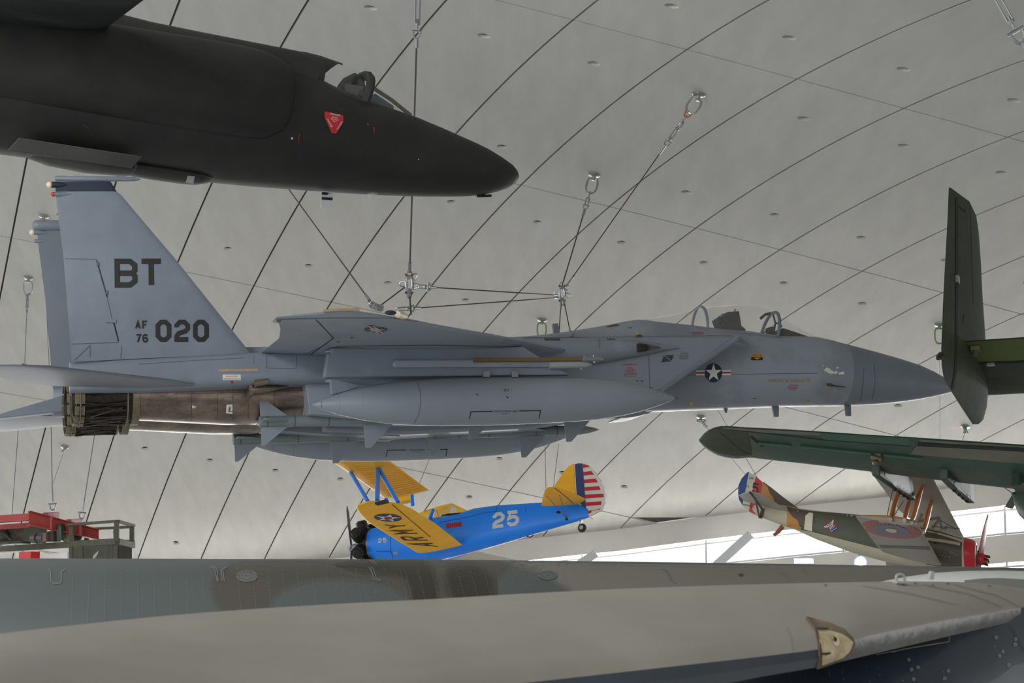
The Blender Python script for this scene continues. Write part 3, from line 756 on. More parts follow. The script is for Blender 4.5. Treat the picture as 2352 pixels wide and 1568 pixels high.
text('stencil', F, FB, 'AIR   AIR', 1469, 876, 3, black, jet, align='CENTER'); para('warning_text', F, FB, 1603, 763.5, (22, 30, 26), 2.2, 1.1, redp, jet)
paint('warning_triangle', F, FB, [[(1686, 774), (1696, 773), (1694, 780), (1690, 782)]], redp, jet, label='small red triangle')
paint('touch_up_patch', F, FB, [disc(1588, 926.5, 5, 4.2, 10, .6)], yellow, jet); paint('touch_up_patch', F, FB, [disc(1857, 919, 5, 2.2, 10, 0)], mat('orange patch', (160, 118, 62), .6), jet); paint('touch_up_patch', F, FB, [disc(1463, 767, 4, 4, 8, 0)], yellow, jet)
para('stencil', F, FB, 1553, 912, (8, 8), 3.5, 1, black, jet); para('stencil', F, FB, 1732, 915, (6,), 3, 1.5, black, jet); para('stencil', F, FB, 1448, 754, (8,), 3, 1.5, black, jet); para('stencil', F, FB, 1495, 891, (10,), 3, 1.5, black, jet)
paint('louvre', F, FB, [[(1518.6 + k*2.6 + s, 832 - k*.3), (1520.3 + k*2.6 + s, 832 - k*.3), (1526.8 + k*2.6 + s, 816 - k*.17), (1525.2 + k*2.6 + s, 816 - k*.17)] for k in range(9) for s in (0,)], black, jet, label='black louvre bars'); lines('louvre_divider', F, FB, [[(1526, 817), (1541, 829)]], 2, lgrey, jet, .012)
paint('louvre', F, FB, [[(1249 + k*4.6, 777), (1251.5 + k*4.6, 777), (1256 + k*4.6, 782), (1252.5 + k*4.6, 782)] for k in range(8)], black, jet); paint('louvre', F, FB, [[(1393 + k*5, 777.5), (1396 + k*5, 777.5), (1399 + k*5, 781), (1396 + k*5, 781)] for k in range(4)], black, jet)
paint('vent_grille', F, FB, [[(1391, 749), (1418, 744), (1424, 747.5), (1396, 752)]], mat('vent grille mesh', (78, 72, 62), .6, var=.5, scale=30), jet)
paint('access_port', F, FB, [[(1468 + 8*math.cos(a), 773 - 5*math.sin(a)) for a in [math.pi*k/8 for k in range(9)]]], black, jet)
lines('panel_seam', F, FB, [[(1490, 815), (1492, 890)], [(1570, 861), (1680, 860), (1770, 858), (1880, 857)], [(1984, 845), (1982, 880), (1976, 922)], [(2009, 838), (2010, 880), (2003, 918)], [(1200, 776), (1440, 773), (1680, 770)], [(1374, 778), (1378, 800)]], 1.0, lineg, jet)
# gun port: a dark trough with a rim
tr = [(1462, 789), (1466, 787), (1480, 789), (1500, 793), (1514, 796), (1518, 799), (1512, 801.5), (1495, 804), (1478, 808), (1466, 810), (1462, 808)]
paint('gun_trough', F, FB, [tr], mat('gun trough', (64, 58, 48), .5, .3, rgb2=(120, 118, 108), thr=(.4, .7), scale=5), jet, 6, .01, label='dark gun trough')
m = MB(); m.tube([F.cast(u, v, FB, .0) for u, v in tr], .018, 6, closed=True); obj('gun_trough_rim', m, dgrey, jet)
m = MB(); m.tube([F.cast(1466, 798, FB, .03), F.cast(1482, 798, FB, .015)], .07, 10); obj('gun_muzzle', m, dark, jet)
# wing underside: star and bar, control surface hinges
dkstar = mat('wing insignia dark', (66, 74, 76), .6)
paint('roundel_disc', F, WB, [disc(863, 756, 27, 5.8, 28)], dkstar, nw, 8, .008)
paint('roundel_bar', F, WB, [[(843, 747), (859, 747), (870, 755), (856, 757)], [(856, 755), (870, 755), (883, 765), (867, 765)]], mat('dull white marking', (168, 170, 168), .6), nw, 8, .010)
paint('roundel_stripe', F, WB, [[(849, 747), (854, 747), (861, 752), (856, 752)], [(866, 760), (870, 760), (877, 765), (872, 765)]], redp, nw, 8, .013)
paint('roundel_star', F, WB, [star(863, 756, 25, .15, .26)], mat('dull white marking', (168, 170, 168), .6), nw, 8, .014)
lines('flap_hinge', F, WB, [[(725, 733), (766, 776), (712, 815)]], 1.6, dark, nw); lines('wing_seam', F, WB, [[(640, 733), (760, 730), (900, 730), (960, 738)], [(770, 795), (1000, 792), (1190, 797)], [(700, 815), (735, 797)]], .8, lineg, nw)
paint('touch_up_patch', F, WB, [disc(776, 785, 5, 1.5, 10), disc(808, 776, 5, 1.5, 10)], mat('olive patch', (130, 124, 70), .6), nw); paint('warning_tab', F, WB, [[(1289, 798), (1296, 800.5), (1297, 804), (1289, 803)]], redp, nw)

# ================================================================ drop tanks
def tank(sgn):
    yy = -2.92
    A, B = P(717, 929, yy), P(1552, 913.5, yy)
    O = F.mat() @ ((A + B)/2 + Vector((0, 5.84 if sgn < 0 else 0, 0)))
    Ft = Frame(O, F.ex, F.ey); sh = (A + B)/2
    t = thing('drop_tank', 'long pointed grey drop tank numbered 501 under the near wing of the grey fighter' if sgn > 0 else 'grey drop tank lowest of the stores, seen past the missiles below the grey fighter', 'fuel tank', Ft, 'drop tanks under the fighter')
    px = [(717, .01), (723, 4.5), (740, 12), (772, 23), (800, 31), (830, 38), (883, 46.5), (940, 51), (1000, 54), (1080, 55), (1150, 55), (1270, 52.5), (1357, 48), (1421, 40), (1459, 32), (1490, 24), (1520, 14.5), (1540, 6.5), (1552, .1)]
    ppm = (1552 - 717)/(B - A).length
    m = MB(); m.rev(A - sh, B - sh, [((u - 717)/835, r/ppm*.955) for u, r in px], 40)
    bd = obj('tank_body', m, tankg if sgn > 0 else tankg, t)
    return t, bd, Ft
T1, TB1, FT1 = tank(1); T2, TB2, FT2 = tank(-1)
BT1 = bvh_of(TB1)
def tank_marks(dx, dy, k, fr, B, par, tx):
    q = lambda L: [[(dx + (u - 1160)*k, dy + (v - 942)*k) for u, v in s] for s in L]
    lines('cradle_bracket', fr, B, q([[(1078, 962), (1081.5, 945), (1131, 944.3)], [(1192, 943.3), (1241.5, 942.5), (1238, 960)]]), 2.0*k, black, par)
    text('cradle_lettering', fr, B, tx, dx + (1161.5 - 1160)*k, dy + (946 - 942)*k, 4.1*k, black, par, align='CENTER', wide=.86); para('cradle_text', fr, B, dx, dy + 8*k, (18,), 3, 1.2, lineg, par)
tank_marks(1160, 942, 1, FT1, BT1, TB1, 'CRADLE SUPPORT AREA')
text('tank_number', FT1, BT1, '501', 1163, 899, 6.4, black, TB1, align='CENTER', wide=1.0, label='black number 501')
paint('dotted_ring', FT1, BT1, [disc(1163.5 + 12*math.cos(a), 895 + 10*math.sin(a), .5, .5, 5) for a in [2*math.pi*i/22 for i in range(22)]], black, TB1)
for u, v in ((1096, 906), (1165, 912)): paint('balance_mark', FT1, BT1, [[(u - 2.4, v - 2.6), (u, v - 2.6), (u, v), (u - 2.4, v)], [(u, v), (u + 2.6, v), (u + 2.6, v + 2.6), (u, v + 2.6)]], black, TB1)
lines('tank_seam', FT1, BT1, [[(739, 916), (738, 928), (739, 938)], [(957, 876), (965, 900), (966, 925), (962, 950), (950, 974)]], .9, lineg, TB1)
for u0, v0, v1 in ((776, 902, 948), (831, 890, 962)): paint('rivets', FT1, BT1, [disc(u0 + 4*math.sin(math.pi*i/12), v0 + (v1 - v0)*i/12, .7, .7, 6) for i in range(13)], lineg, TB1)
BT2 = bvh_of(TB2); tank_marks(957, 1031, .858, FT2, BT2, TB2, 'CRADLE SUPPORT')
for u0, v0, v1 in ((628, 1022, 1040), (675, 1022, 1046)): paint('rivets', FT2, BT2, [disc(u0, v0 + (v1 - v0)*i/7, .7, .7, 6) for i in range(8)], lineg, TB2)

# ================================================================ radar guided missiles
my = -1.35
A, B = P(596, 968.5, my), P(780, 964, my); md = (B - A).normalized()
FM = Frame(F.mat() @ A, F.mat().to_3x3() @ md, F.ey)
def missile(O, label):
    fr = Frame(O, FM.ex, FM.ey); t = thing('missile', label, 'missile', fr, 'finned missiles under the fighter')
    m = MB(); m.rev((0, 0, 0), (3.66, 0, 0), [(0, .075), (0, .1), (.035, .1015), (.045, .1015), (.835, .1015)], 24); obj('missile_body', m, missg, t)
    m = MB(); m.rev((3.05, 0, 0), (3.66, 0, 0), [(0, .1015), (.25, .098), (.55, .078), (.8, .045), (.95, .015), (1, .002)], 24); obj('missile_nose', m, mat('missile nose', (136, 138, 134), .45), t, label='paler pointed nose')
    for x in (.12, .62, 1.25, 2.25, 2.7): obj('body_band', MB().rev((x, 0, 0), (x + .025, 0, 0), [(0, .1), (0, .1045), (1, .1045), (1, .1)], 24, 0, False), mat('missile band', (84, 90, 90), .5), t)
    for x0, c, tp, h, sw, nm in ((.02, .50, .06, .335, 0, 'tail_fin'), (1.92, .56, .10, .43, .02, 'mid_wing')):
        for d, n in ((Vector((0, 0, 1)), Vector((0, 1, 0))), (Vector((0, 0, -1)), Vector((0, 1, 0))), (Vector((0, 1, 0)), Vector((0, 0, 1))), (Vector((0, -1, 0)), Vector((0, 0, 1)))):
            r = .095; pol = [Vector((x0, 0, 0)) + d*r, Vector((x0 + c, 0, 0)) + d*r, Vector((x0 + tp + sw, 0, 0)) + d*(r + h), Vector((x0 + sw, 0, 0)) + d*(r + h)]
            mm = MB(); mm.prism([p - n*.008 for p in pol], n*.016); obj(nm, mm, tankg, t, False)
    return t
dxm = F.Y(1075, 1000, my).x - F.Y(598, 1000, my).x
for (i, j, lab) in ((0, 0, 'near missile at the left, its upright tail fin in front of the bare metal engine'), (1, 0, 'missile mostly hidden behind the long drop tank of the near wing'),
                    (0, 1, 'lower left missile with triangular tail fin hanging below the bare metal engine'), (1, 1, 'missile with pale pointed nose sticking out past the far drop tank')):
    O = FM.O + FM.ex*(dxm*i) + F.ey*(2.7*j); missile(O, lab)
# ================================================================ black high flying spy plane
def ground_frame(u, v, d, yaw, pitch, roll=0, back=False):
    """frame at a sight point; yaw: heading of the nose from +x of the hall, pitch nose up"""
    h = Vector((math.cos(yaw), math.sin(yaw), 0)); l = Vector((-math.sin(yaw), math.cos(yaw), 0)); z = Vector((0, 0, 1))
    ex = h*math.cos(pitch) + z*math.sin(pitch); ez = z*math.cos(pitch) - h*math.sin(pitch)
    ey = l*math.cos(roll) + ez*math.sin(roll)
    return Frame(at(u, v, d), ex, ey)
U = Frame(at(660, 272, 22.0), ray(8700, 1478), ray(-1500, 1462))
ub = mat('black matt paint', (35, 35, 34), .6, var=.25, scale=1.6, spec=.4, rgb2=(47, 46, 45), thr=(.45, .75))
ub2 = mat('black wing paint', (38, 39, 40), .5, var=.3, scale=1.4, stretch=(.5, 4, 1), spec=.4, rgb2=(62, 62, 64), thr=(.42, .72))
ugl = glass_mat('cockpit glass', (150, 150, 140), .06)
spy = thing('spy_plane', 'matt black plane with long drooping nose and red triangle decal, at upper left', 'aeroplane', U)
UP_ = lambda u, v, y=0.: U.Y(u, v, y)
mb = MB()
body(mb, U, [(1189, 405, 409, .01, 2), (1184, 396, 418, .08, 2), (1164, 376, 433, .20, 2), (1110, 343, 447, .31, 2), (1042, 313, 450, .40, 2), (943, 272, 448.5, .47, 2.1), (838, 238, 443, .55, 2.2), (740, 200, 436, .62, 2.2), (660, 165, 430, .66, 2.2), (500, 140, 416, .7, 2.2), (300, 105, 386, .74, 2.2), (0, 55, 347, .78, 2.2), (-300, 5, 305, .78, 2.2)], 0, 36, 0, 2)
ufus = obj('fuselage', mb, ub, spy)
mb = MB(); body(mb, U, [(716, 131, 230, .36, 2), (660, 119, 220, .40, 2), (578, 104, 200, .42, 2), (442, 78, 180, .44, 2), (330, 56, 160, .46, 2), (255, 38, 150, .5, 2), (0, -12, 120, .5, 2), (-300, -60, 90, .5, 2)], 0, 24, 0, 1); obj('dorsal_spine', mb, ub, spy)
for s in (1, -1):
    rings = []
    for u, vt, vb, hw in ((673.5, 196, 216, .015), (672, 180, 242, .06), (666, 164, 268, .12), (655, 149, 296, .18), (640, 138, 312, .23), (599, 119, 325, .30), (544, 107, 321, .36), (442, 90, 306, .40), (300, 68, 285, .42), (150, 45, 262, .42), (-300, -30, 190, .4)):
        pt, pb = UP_(u, vt, -.55), UP_(u, vb, -.55); pt.y *= s; pb.y *= s; rings.append(ring_se(pt, pb, hw, hw, 2.5, 28))
    o = obj('intake_duct', MB().loft(rings), ub, spy)
    if s > 0: uin = o
def arch2(fr, near, top, yh, n=14, k=2.2):
    a = fr.Y(near[0], near[1], -yh); t = fr.Y(top[0], top[1], 0.); out = []
    for i in range(n + 1):
        q = math.pi*i/n; c, s = math.cos(q), math.sin(q); c2 = math.copysign(abs(c)**(2/k), c); s2 = abs(s)**(2/k)
        out.append(Vector((a.x + (t.x - a.x)*s2, -yh*c2, a.z + (t.z - a.z)*s2)))
    return out
hood = MB().loft([arch2(U, (652, 176), (652, 118.5), .44), arch2(U, (690, 189), (690, 123), .45), arch2(U, (722, 200), (722, 131), .46)], False, False)
ho = obj('canopy_hood', hood, ub, spy)
A0 = arch2(U, (722, 200), (722, 131), .46); A1 = arch2(U, (755, 210), (773, 151), .45)
sl = slice(4, 11); top = MB(); top.loft([A0[sl], [p + Vector((0, 0, .012)) for p in A1[sl]]], False, False); obj('hood_visor', top, ub, ho, label='black painted strip on top of the glass')
uc = obj('canopy', MB().loft([A0, A1, arch2(U, (795, 223), (806, 163), .44), arch2(U, (832, 235), (828, 176), .43)], False, False), ugl, spy)
obj('windscreen', MB().loft([arch2(U, (843, 239), (843, 190), .40), arch2(U, (890, 254), (886, 220), .27), arch2(U, (943, 271), (945, 265), .07)], False, False), ugl, spy)
obj('windscreen_frame', MB().tube(arch2(U, (838, 238), (831, 177), .44), [.055]*15, 8), ub, spy)
obj('windscreen_post', MB().tube([UP_(845, 194), UP_(900, 230), UP_(944, 265)], .022, 6), mat('olive frame', (96, 92, 78), .6), spy)
obj('canopy_sill', MB().tube([UP_(650, 178, -.47), UP_(722, 202, -.48), UP_(838, 239, -.46), UP_(890, 256, -.31), UP_(945, 272, -.09)], .03, 8), ub, spy)
m = MB(); m.tube([UP_(778, 212, -.2), UP_(784, 200, 0), UP_(795, 186, .0), UP_(815, 176, 0), UP_(828, 182, 0), UP_(832, 205, -.1), UP_(830, 226, -.2)], .045, 8); obj('cockpit_hoop', m, mat('cockpit dark green', (58, 62, 58), .6), spy)
m = MB(); m.box(UP_(800, 222), (.12, .16, .10)); m.tube([UP_(783, 192), UP_(788, 200)], .035, 8); obj('pilot_seat', m, mat('cockpit grey', (84, 84, 78), .7), spy)
m = MB(); m.prism([UP_(846, 236, -.2), UP_(862, 214, -.2), UP_(905, 243, -.2), UP_(905, 256, -.2), UP_(850, 240, -.2)], (0, .4, 0)); obj('instrument_coaming', m, mat('cockpit blue grey', (74, 86, 92), .6), spy, False, .01)
# wings
zu = UP_(245, 62, -.8).z
r0 = Vector(UP_(245, 62, -.8)); r0.z = zu; r1 = U.Z(330, 0, zu); dd = (r1 - r0); dd /= abs(dd.y)
for s in (1, -1):
    LE = []; TE = []
    for yy, ch in ((-.1, 3.9), (.9, 3.5), (4, 2.9), (9, 1.8), (11.4, 1.2)):
        p = r0 + dd*yy; LE.append(Vector((p.x, p.y*s, zu + .01*yy))); TE.append(Vector((p.x - ch, p.y*s, zu + .01*yy)))
    o = obj('wing', MB().wing(LE, TE, [.09, .09, .085, .08, .08], (0, 0, 1), 14), ub2, spy)
# belly fittings
m = MB(); m.prism([UP_(44, 316, -.62), UP_(327, 359, -.62), UP_(303, 385, -.55), UP_(17, 346, -.55)], (0, .03, .0)); ud = obj('belly_door', m, mat('worn black panel', (58, 57, 54), .6, var=.2, scale=3), spy, False, .004)
m = MB(); body(m, U, [(303, 384, 402, .1, 2), (290, 382, 403, .16, 2), (204, 370, 395, .2, 2), (119, 357, 378, .2, 2), (70, 352, 362, .12, 2)], -.3, 16); obj('belly_blister', m, mat('worn black panel'  , (58, 57, 54)), spy)
m = MB(); body(m, U, [(487, 410, 414, .03, 2), (478, 404, 420, .12, 2), (455, 398, 423, .18, 2), (425, 394, 420, .2, 2), (360, 384, 411, .2, 2), (300, 378, 400, .2, 2)], 0, 20); pod = obj('camera_blister', m, ub, spy)
PB = bvh_of(pod); paint('camera_window', U, PB, [[(431, 402.5), (447, 404), (444, 421), (426, 418)]], mat('camera window glass', (150, 158, 158), .15), pod, label='pale camera window')
m = MB(); m.sphere(UP_(856, 446), .06, 14); obj('drift_sight', m, glass_mat('dome glass', (220, 224, 226), .3), spy)
m = MB(); m.tube([UP_(1128, 449), UP_(1110, 450), UP_(1096, 450)], .016, 8); m.tube([UP_(1112, 450), UP_(1112, 445)], .014, 6); obj('pitot_probe', m, dark, spy)
UB = bvh_of(ufus, uin)
tri = [(744.6, 256), (787.8, 265), (787.8, 280.6), (771.8, 306.8), (760.9, 305.4), (745, 268.7)]
redu = mat('red decal', (190, 42, 50), .6)
paint('danger_triangle', U, UB, [tri], redu, spy, label='red danger triangle decal')
text('danger_lettering', U, UB, 'DANGER', 756, 263.2, 4.2, whitep, spy, rot=.2, wide=1.0, off=.012)
text('danger_lettering', U, UB, 'DANGER', 748.5, 273.5, 4., whitep, spy, rot=1.06, wide=1.0, off=.012)
text('danger_lettering', U, UB, 'DANGER', 774.5, 299, 4., whitep, spy, rot=-1.0, wide=.95, off=.012)
for k, s in enumerate(('BEFORE', 'EJECTION', 'SEAT')): text('small_lettering', U, UB, s, 767.5 - k*.4, 272 + k*4.2, 3, whitep, spy, rot=.2, wide=.95, align='CENTER', off=.012)
lines('red_stencil', U, UB, [[(689.5, 309.5), (687, 309), (684.5, 326.5), (687, 327)]], 1.2, redu, spy)
lines('red_stencil', U, UB, [[(843, 283), (846, 288)], [(858, 292), (858, 300)], [(857, 304), (860, 304)]], 2, redu, spy)
paint('white_spot', U, UB, [disc(670, 317.5, 2.4, 2.6, 12)], whitep, spy); paint('white_spot', U, UB, [disc(961, 366, 1.2, 1.8, 8)], whitep, spy)
lines('panel_seam', U, UB, [[(18, 345), (40, 318)], [(190, 285), (205, 296)], [(663, 124), (672, 150), (676, 176)]], 1.2, mat('worn seam', (70, 70, 66), .6), spy)
DB = bvh_of(ud); lines('rivets', U, DB, [[(60 + k*5.4, 319.3 + k*.82), (62.4 + k*5.4, 319.7 + k*.82)] for k in range(48)], 1.0, mat('worn rivet', (112, 110, 104), .5), ud)
# striped tag hanging under the fuselage
m = MB(); tg = thing('striped_tag', 'black and white striped tag hanging under the nose of the black spy plane', 'tag', U)
obj('tag_plate', MB().prism([UP_(739, 438), UP_(766, 440.5), UP_(761, 478.5), UP_(737, 477.5)], (0, .012, 0)), mat('tag white', (196, 198, 202), .5), tg, False)
TGB = bvh_of(tg.children[0])
paint('tag_stripe', U, TGB, [[(739, 441), (766, 443), (765, 448.5), (739, 447)]], dark, tg); paint('tag_stripe', U, TGB, [[(738.5, 452.5), (764, 454), (763, 460), (738.5, 458.5)]], dark, tg)

# ================================================================ green attack jet with twin fins (tail and one wing in view)
A = Frame(at(2197, 850, 25.0), ray(3160, 2410), ray(-8900, 1462))
gr = mat('dark green camouflage', (56, 67, 44), .68, var=.25, scale=1.2, spec=.3, rgb2=(68, 73, 60), thr=(.46, .60))
grw = mat('blue green camouflage', (50, 80, 64), .6, var=.22, scale=.7, rgb2=(80, 86, 72), thr=(.50, .60))
grt = mat('olive elevator paint', (86, 102, 44), .65, var=.22, scale=1.5)
grl = mat('worn green grey paint', (106, 106, 92), .55, var=.16, scale=1.6)
att = thing('attack_jet', 'dark green jet whose tall fin and drooped wing reach in at the right edge', 'jet aircraft', A)
AP = lambda u, v, y=0.: A.Y(u, v, y)
prs = [((2234, 974), (2246, 974)), ((2226, 962), (2255, 964)), ((2205, 930), (2260.5, 935)), ((2184, 897), (2261, 905)), ((2168, 868), (2259, 872)), ((2163, 840), (2257, 842)), ((2162, 801), (2254, 778)), ((2166, 700), (2248, 680)), ((2170, 620), (2245, 605)), ((2175, 530), (2241, 534)), ((2177, 490), (2236, 497)), ((2178.5, 455), (2222, 464)), ((2179.3, 436), (2200, 446)), ((2179.5, 430), (2186, 434))]
LE = [AP(*b) for a, b in prs]; TE = [AP(*a) for a, b in prs]
af = obj('tail_fin', MB().wing(LE, TE, [.09]*len(prs), (0, 1, 0), 14), gr, att)
AB = bvh_of(af)
lines('rudder_gap', A, AB, [[(2197, 452), (2197, 640), (2196, 800), (2194, 850), (2187, 893)]], 5.5, dark, af)
lines('rudder_notch', A, AB, [[(2197, 466), (2203, 474), (2218, 487)]], 4, dark, af)
lines('panel_seam', A, AB, [[(2206, 545), (2228, 560)], [(2206, 600), (2232, 612)], [(2228, 470), (2236, 700)]], 1., mat('green seam', (40, 44, 34), .6), af); lines('stencil', A, AB, [[(2212, 722), (2214, 728), (2211, 736), (2214, 740)]], 1.6, dark, af)
m = MB(); m.box(A.cast(2197, 643, AB), (.05, .03, .05)); obj('rudder_hinge', m, steel, af, False)
m = MB(); m.tube([AP(2162, 817, 0), AP(2156, 820, .0), AP(2154, 824, 0)], [.05, .035, .02], 8); obj('tail_lamp', m, dark, af)
zs = AP(2200, 783).z
def Zs(u, v): return A.Z(u, v, zs)
# tailplane root to the right
t0, t1 = Zs(2199, 784), Zs(2352, 774); l0, l1 = Zs(2262, 905), Zs(2352, 900)
ky = -3.2
print('A10', t0, t1, l0, l1)
TE = [t0 + (t1 - t0)*k for k in (-.02, 1., 3.0)]; LE = [l0 + (l1 - l0)*k for k in (-.02, 1., 4.)]
for a, b in zip(TE, LE): b.y = a.y
ap = obj('tailplane', MB().wing(LE, TE, [.07]*3, (0, 0, 1), 14), gr, att)
APB = bvh_of(ap)
paint('elevator', A, APB, [[(2200, 785), (2640, 759), (2640, 813), (2200, 833)]], grt, ap, 40, .006, label='olive elevator'); lines('elevator_gap', A, APB, [[(2197, 834), (2255, 832), (2400, 828), (2640, 819)]], 4.5, dark, ap, .012)
m = MB(); c = A.cast(2241, 797, APB); m.box(c, (.05, .06, .05)); m.tube([c, c + Vector((-.02, 0, -.12))], .035, 8); obj('static_fitting', m, mat('fitting brass', (126, 118, 92), .4, .5), ap)
m = MB(); c = A.cast(2276, 833, APB); m.box(c, (.04, .05, .03)); obj('elevator_hinge', m, steel, ap, False)
# ---- wing of the green attack jet
def WPt(u, v):
    z = .9
    for k in range(8): p = A.Z(u, v, z); z = .9 + .088*(p.y - .18)
    return p
LEp = [(2352, 1118), (2166, 1097), (2011, 1078.5), (1880, 1063), (1760, 1050), (1722, 1046), (1690, 1048), (1650, 1041), (1622, 1027), (1607, 1014)]
TEp = [(2352, 1021), (2115, 1005), (2000, 998.5), (1860, 989), (1755, 983), (1711, 981), (1672, 978), (1646, 980), (1622, 991), (1605, 1010)]
LE = crom([WPt(*p) for p in LEp], 3); TE = crom([WPt(*p) for p in TEp], 3)
a, b = LE[0] - LE[6], TE[0] - TE[6]; LE.insert(0, LE[0] + a*(3/abs(a.y))); TE.insert(0, TE[0] + b*(3/abs(b.y)))
aw = obj('wing', MB().wing(LE, TE, .105, (0, 0, 1), 20), grw, att)
AWB = bvh_of(aw)
paint('tip_skin', A, AWB, [[(1608, 1012), (1632, 986), (1660, 981), (1712, 984), (1720, 1000), (1728, 1044), (1690, 1046), (1650, 1039), (1620, 1024)]], gr, aw, 14, .006, label='dark olive drooped wing tip')
paint('worn_trailing_strip', A, AWB, [[(1657, 979.5), (1712, 983), (1886, 992.5), (1884, 999), (1720, 991), (1700, 986.5), (1660, 983)]], grl, aw, 14, .007, label='worn grey strip along the trailing edge')
paint('aileron', A, AWB, [[(1886, 993), (2090, 1005), (2090, 1022), (1892, 1008)]], mat('bright green flap', (52, 92, 74), .55, var=.15, scale=1), aw, 14, .008, label='brighter green aileron')
paint('flap', A, AWB, [[(2105, 1023), (2352, 1036), (2500, 1044), (2500, 1076), (2352, 1064), (2090, 1042)]], grl, aw, 14, .008, label='worn grey flap'); paint('flap_edge', A, AWB, [[(2116, 1008), (2500, 1033), (2500, 1041), (2352, 1025), (2112, 1013)]], grl, aw, 14, .008)
lines('flap_gap', A, AWB, [[(2108, 1018), (2200, 1022), (2352, 1030), (2500, 1039)]], 6, dark, aw, .01)
lines('aileron_gap', A, AWB, [[(1705, 988), (1890, 1009), (2090, 1023)]], 1.6, dark, aw, .01)
lines('panel_gap', A, AWB, [[(1724, 1001), (1738, 1013), (1752, 1024)]], 5, dark, aw, .01); lines('strake_line', A, AWB, [[(1650, 990), (1672, 1008), (1694, 1028), (1720, 1043)]], 2, mat('green shade seam', (44, 50, 38), .6), aw, .01)
m = MB(); c = [A.cast(u, v, AWB, .03) for u, v in ((1742, 1014), (1818, 1021))]; m.tube(c, .025, 6); obj('stiffening_rod', m, grw, aw)
m = MB(); c = [A.cast(u, v, AWB, .03) for u, v in ((1838, 1022), (2000, 1038))]; m.tube(c, .025, 6); obj('stiffening_rod', m, grw, aw)
m = MB(); c = [A.cast(u, v, AWB, .03) for u, v in ((2030, 1041), (2118, 1050))]; m.tube(c, .025, 6); obj('stiffening_rod', m, grw, aw)
m = MB(); c = A.cast(2014, 1044, AWB, .05); m.box(c + Vector((0, 0, .06)), (.05, .08, .10)); m.tube([c + Vector((0, .08, .02)), c + Vector((0, -.1, -.05))], .07, 8); m.sphere(c + Vector((-.05, 0, -.1)), .06, 8); obj('hinge_fitting', m, mat('hinge brass grey', (92, 88, 72), .45, .5), aw)
for u, v in ((1735, 990), (1833, 999), (1990, 1022)): pass
white_pan = mat('chipped white pylon side', (176, 174, 180), .55, rgb2=(40, 42, 40), thr=(.66, .68), scale=7, stretch=(1, 1, .6))
grp = mat('pylon green', (50, 68, 56), .55, var=.2, scale=1.5)
pxp = [[(2012, 1052), (2012, 1092), (2050, 1118), (2095, 1148), (2085, 1092), (2070, 1060)], [(2168, 1060), (2168, 1100), (2186, 1119), (2230, 1156), (2228, 1106), (2215, 1075)], [(2334, 1070), (2331, 1116), (2352, 1140), (2398, 1165), (2390, 1110), (2380, 1085)]]
for k, pp in enumerate(pxp):
    y = WPt(*pp[0]).y
    pts = [A.Y(u, v, y) for u, v in pp]
    m = MB(); m.prism([p + Vector((0, -.07, 0)) for p in pts], (0, .14, 0)); py = obj('pylon', m, grp, aw, False, .02)
    if k < 2:
        PBv = bvh_of(py); q = [(2033, 1072), (2085, 1092), (2094, 1144), (2062, 1122), (2032, 1093)] if k == 0 else [(2198, 1098), (2227, 1107), (2229, 1150), (2214, 1140), (2190, 1112)]
        paint('bare_panel', A, PBv, [q], white_pan if k == 0 else mat('worn violet grey panel', (112, 110, 114), .6, rgb2=(58, 66, 60), thr=(.5, .62), scale=5), py, 10, .006, label='chipped pale side panel')
        a, b = pts[2], pts[3]
        for t in (.15, .4, .6, .8): obj('sway_brace', MB().box(a.lerp(b, t) + Vector((0, 0, -.01)), (.03, .03, .022)), dark, py, False)
# finned bomb at the right edge
bo = thing('bomb', 'finned dark green bomb cut off by the right edge, hanging below the green wing', 'bomb', A)
c0 = A.at(2327, 1134, 31.); c1 = A.at(2400, 1185, 29.6)
m = MB(); m.rev(c0, c1, [(0, .03), (.1, .05), (.3, .14), (.55, .22), (.8, .24), (1, .18)], 24); obj('bomb_body', m, grp, bo)
ax = (c1 - c0).normalized(); s1 = ax.cross(Vector((0, 0, 1))).normalized(); s2 = s1.cross(ax)
for a in (.5, 2.07, 3.64, 5.2):
    d = s1*math.cos(a) + s2*math.sin(a); n = ax.cross(d)
    m = MB(); m.prism([c0 + d*.02 - n*.006, c0 + ax*.3 + d*.05 - n*.006, c0 + ax*.3 + d*.2 - n*.006, c0 + ax*.05 + d*.24 - n*.006], n*.012); obj('bomb_fin', m, mat('bomb fin grey', (70, 74, 66), .6), bo, False)

# ================================================================ blue and yellow biplane
B = ground_frame(1100, 1205, 52., math.radians(156), math.radians(-10.5), math.radians(12))
blue = mat('bright blue paint', (0, 134, 255), .4, var=.05, scale=2, coat=.12)
yel = mat('yellow orange fabric', (255, 184, 0), .5, var=.10, scale=2.5, stretch=(.6, 5, 1))
bip = thing('biplane', 'blue fuselage and yellow wing biplane numbered 25 with striped rudder, hung nose low', 'biplane', B)
BP = lambda u, v, y=0.: B.Y(u, v, y)
mb = MB()
body(mb, B, [(859, 1216, 1284, .42, 2.2), (880, 1211, 1287, .46, 2.4), (930, 1202, 1289, .46, 2.6), (1000, 1191, 1286, .43, 2.6), (1060, 1180, 1272, .40, 2.4), (1095, 1168, 1263, .36, 2.4), (1145, 1161, 1249.5, .31, 2.4), (1246, 1154, 1220, .2, 2.4), (1323, 1156, 1198, .1, 2.2), (1352, 1166, 1188, .04, 2)], 0, 30, 0, 1)
bf = obj('fuselage', mb, blue, bip); BFB = bvh_of(bf)
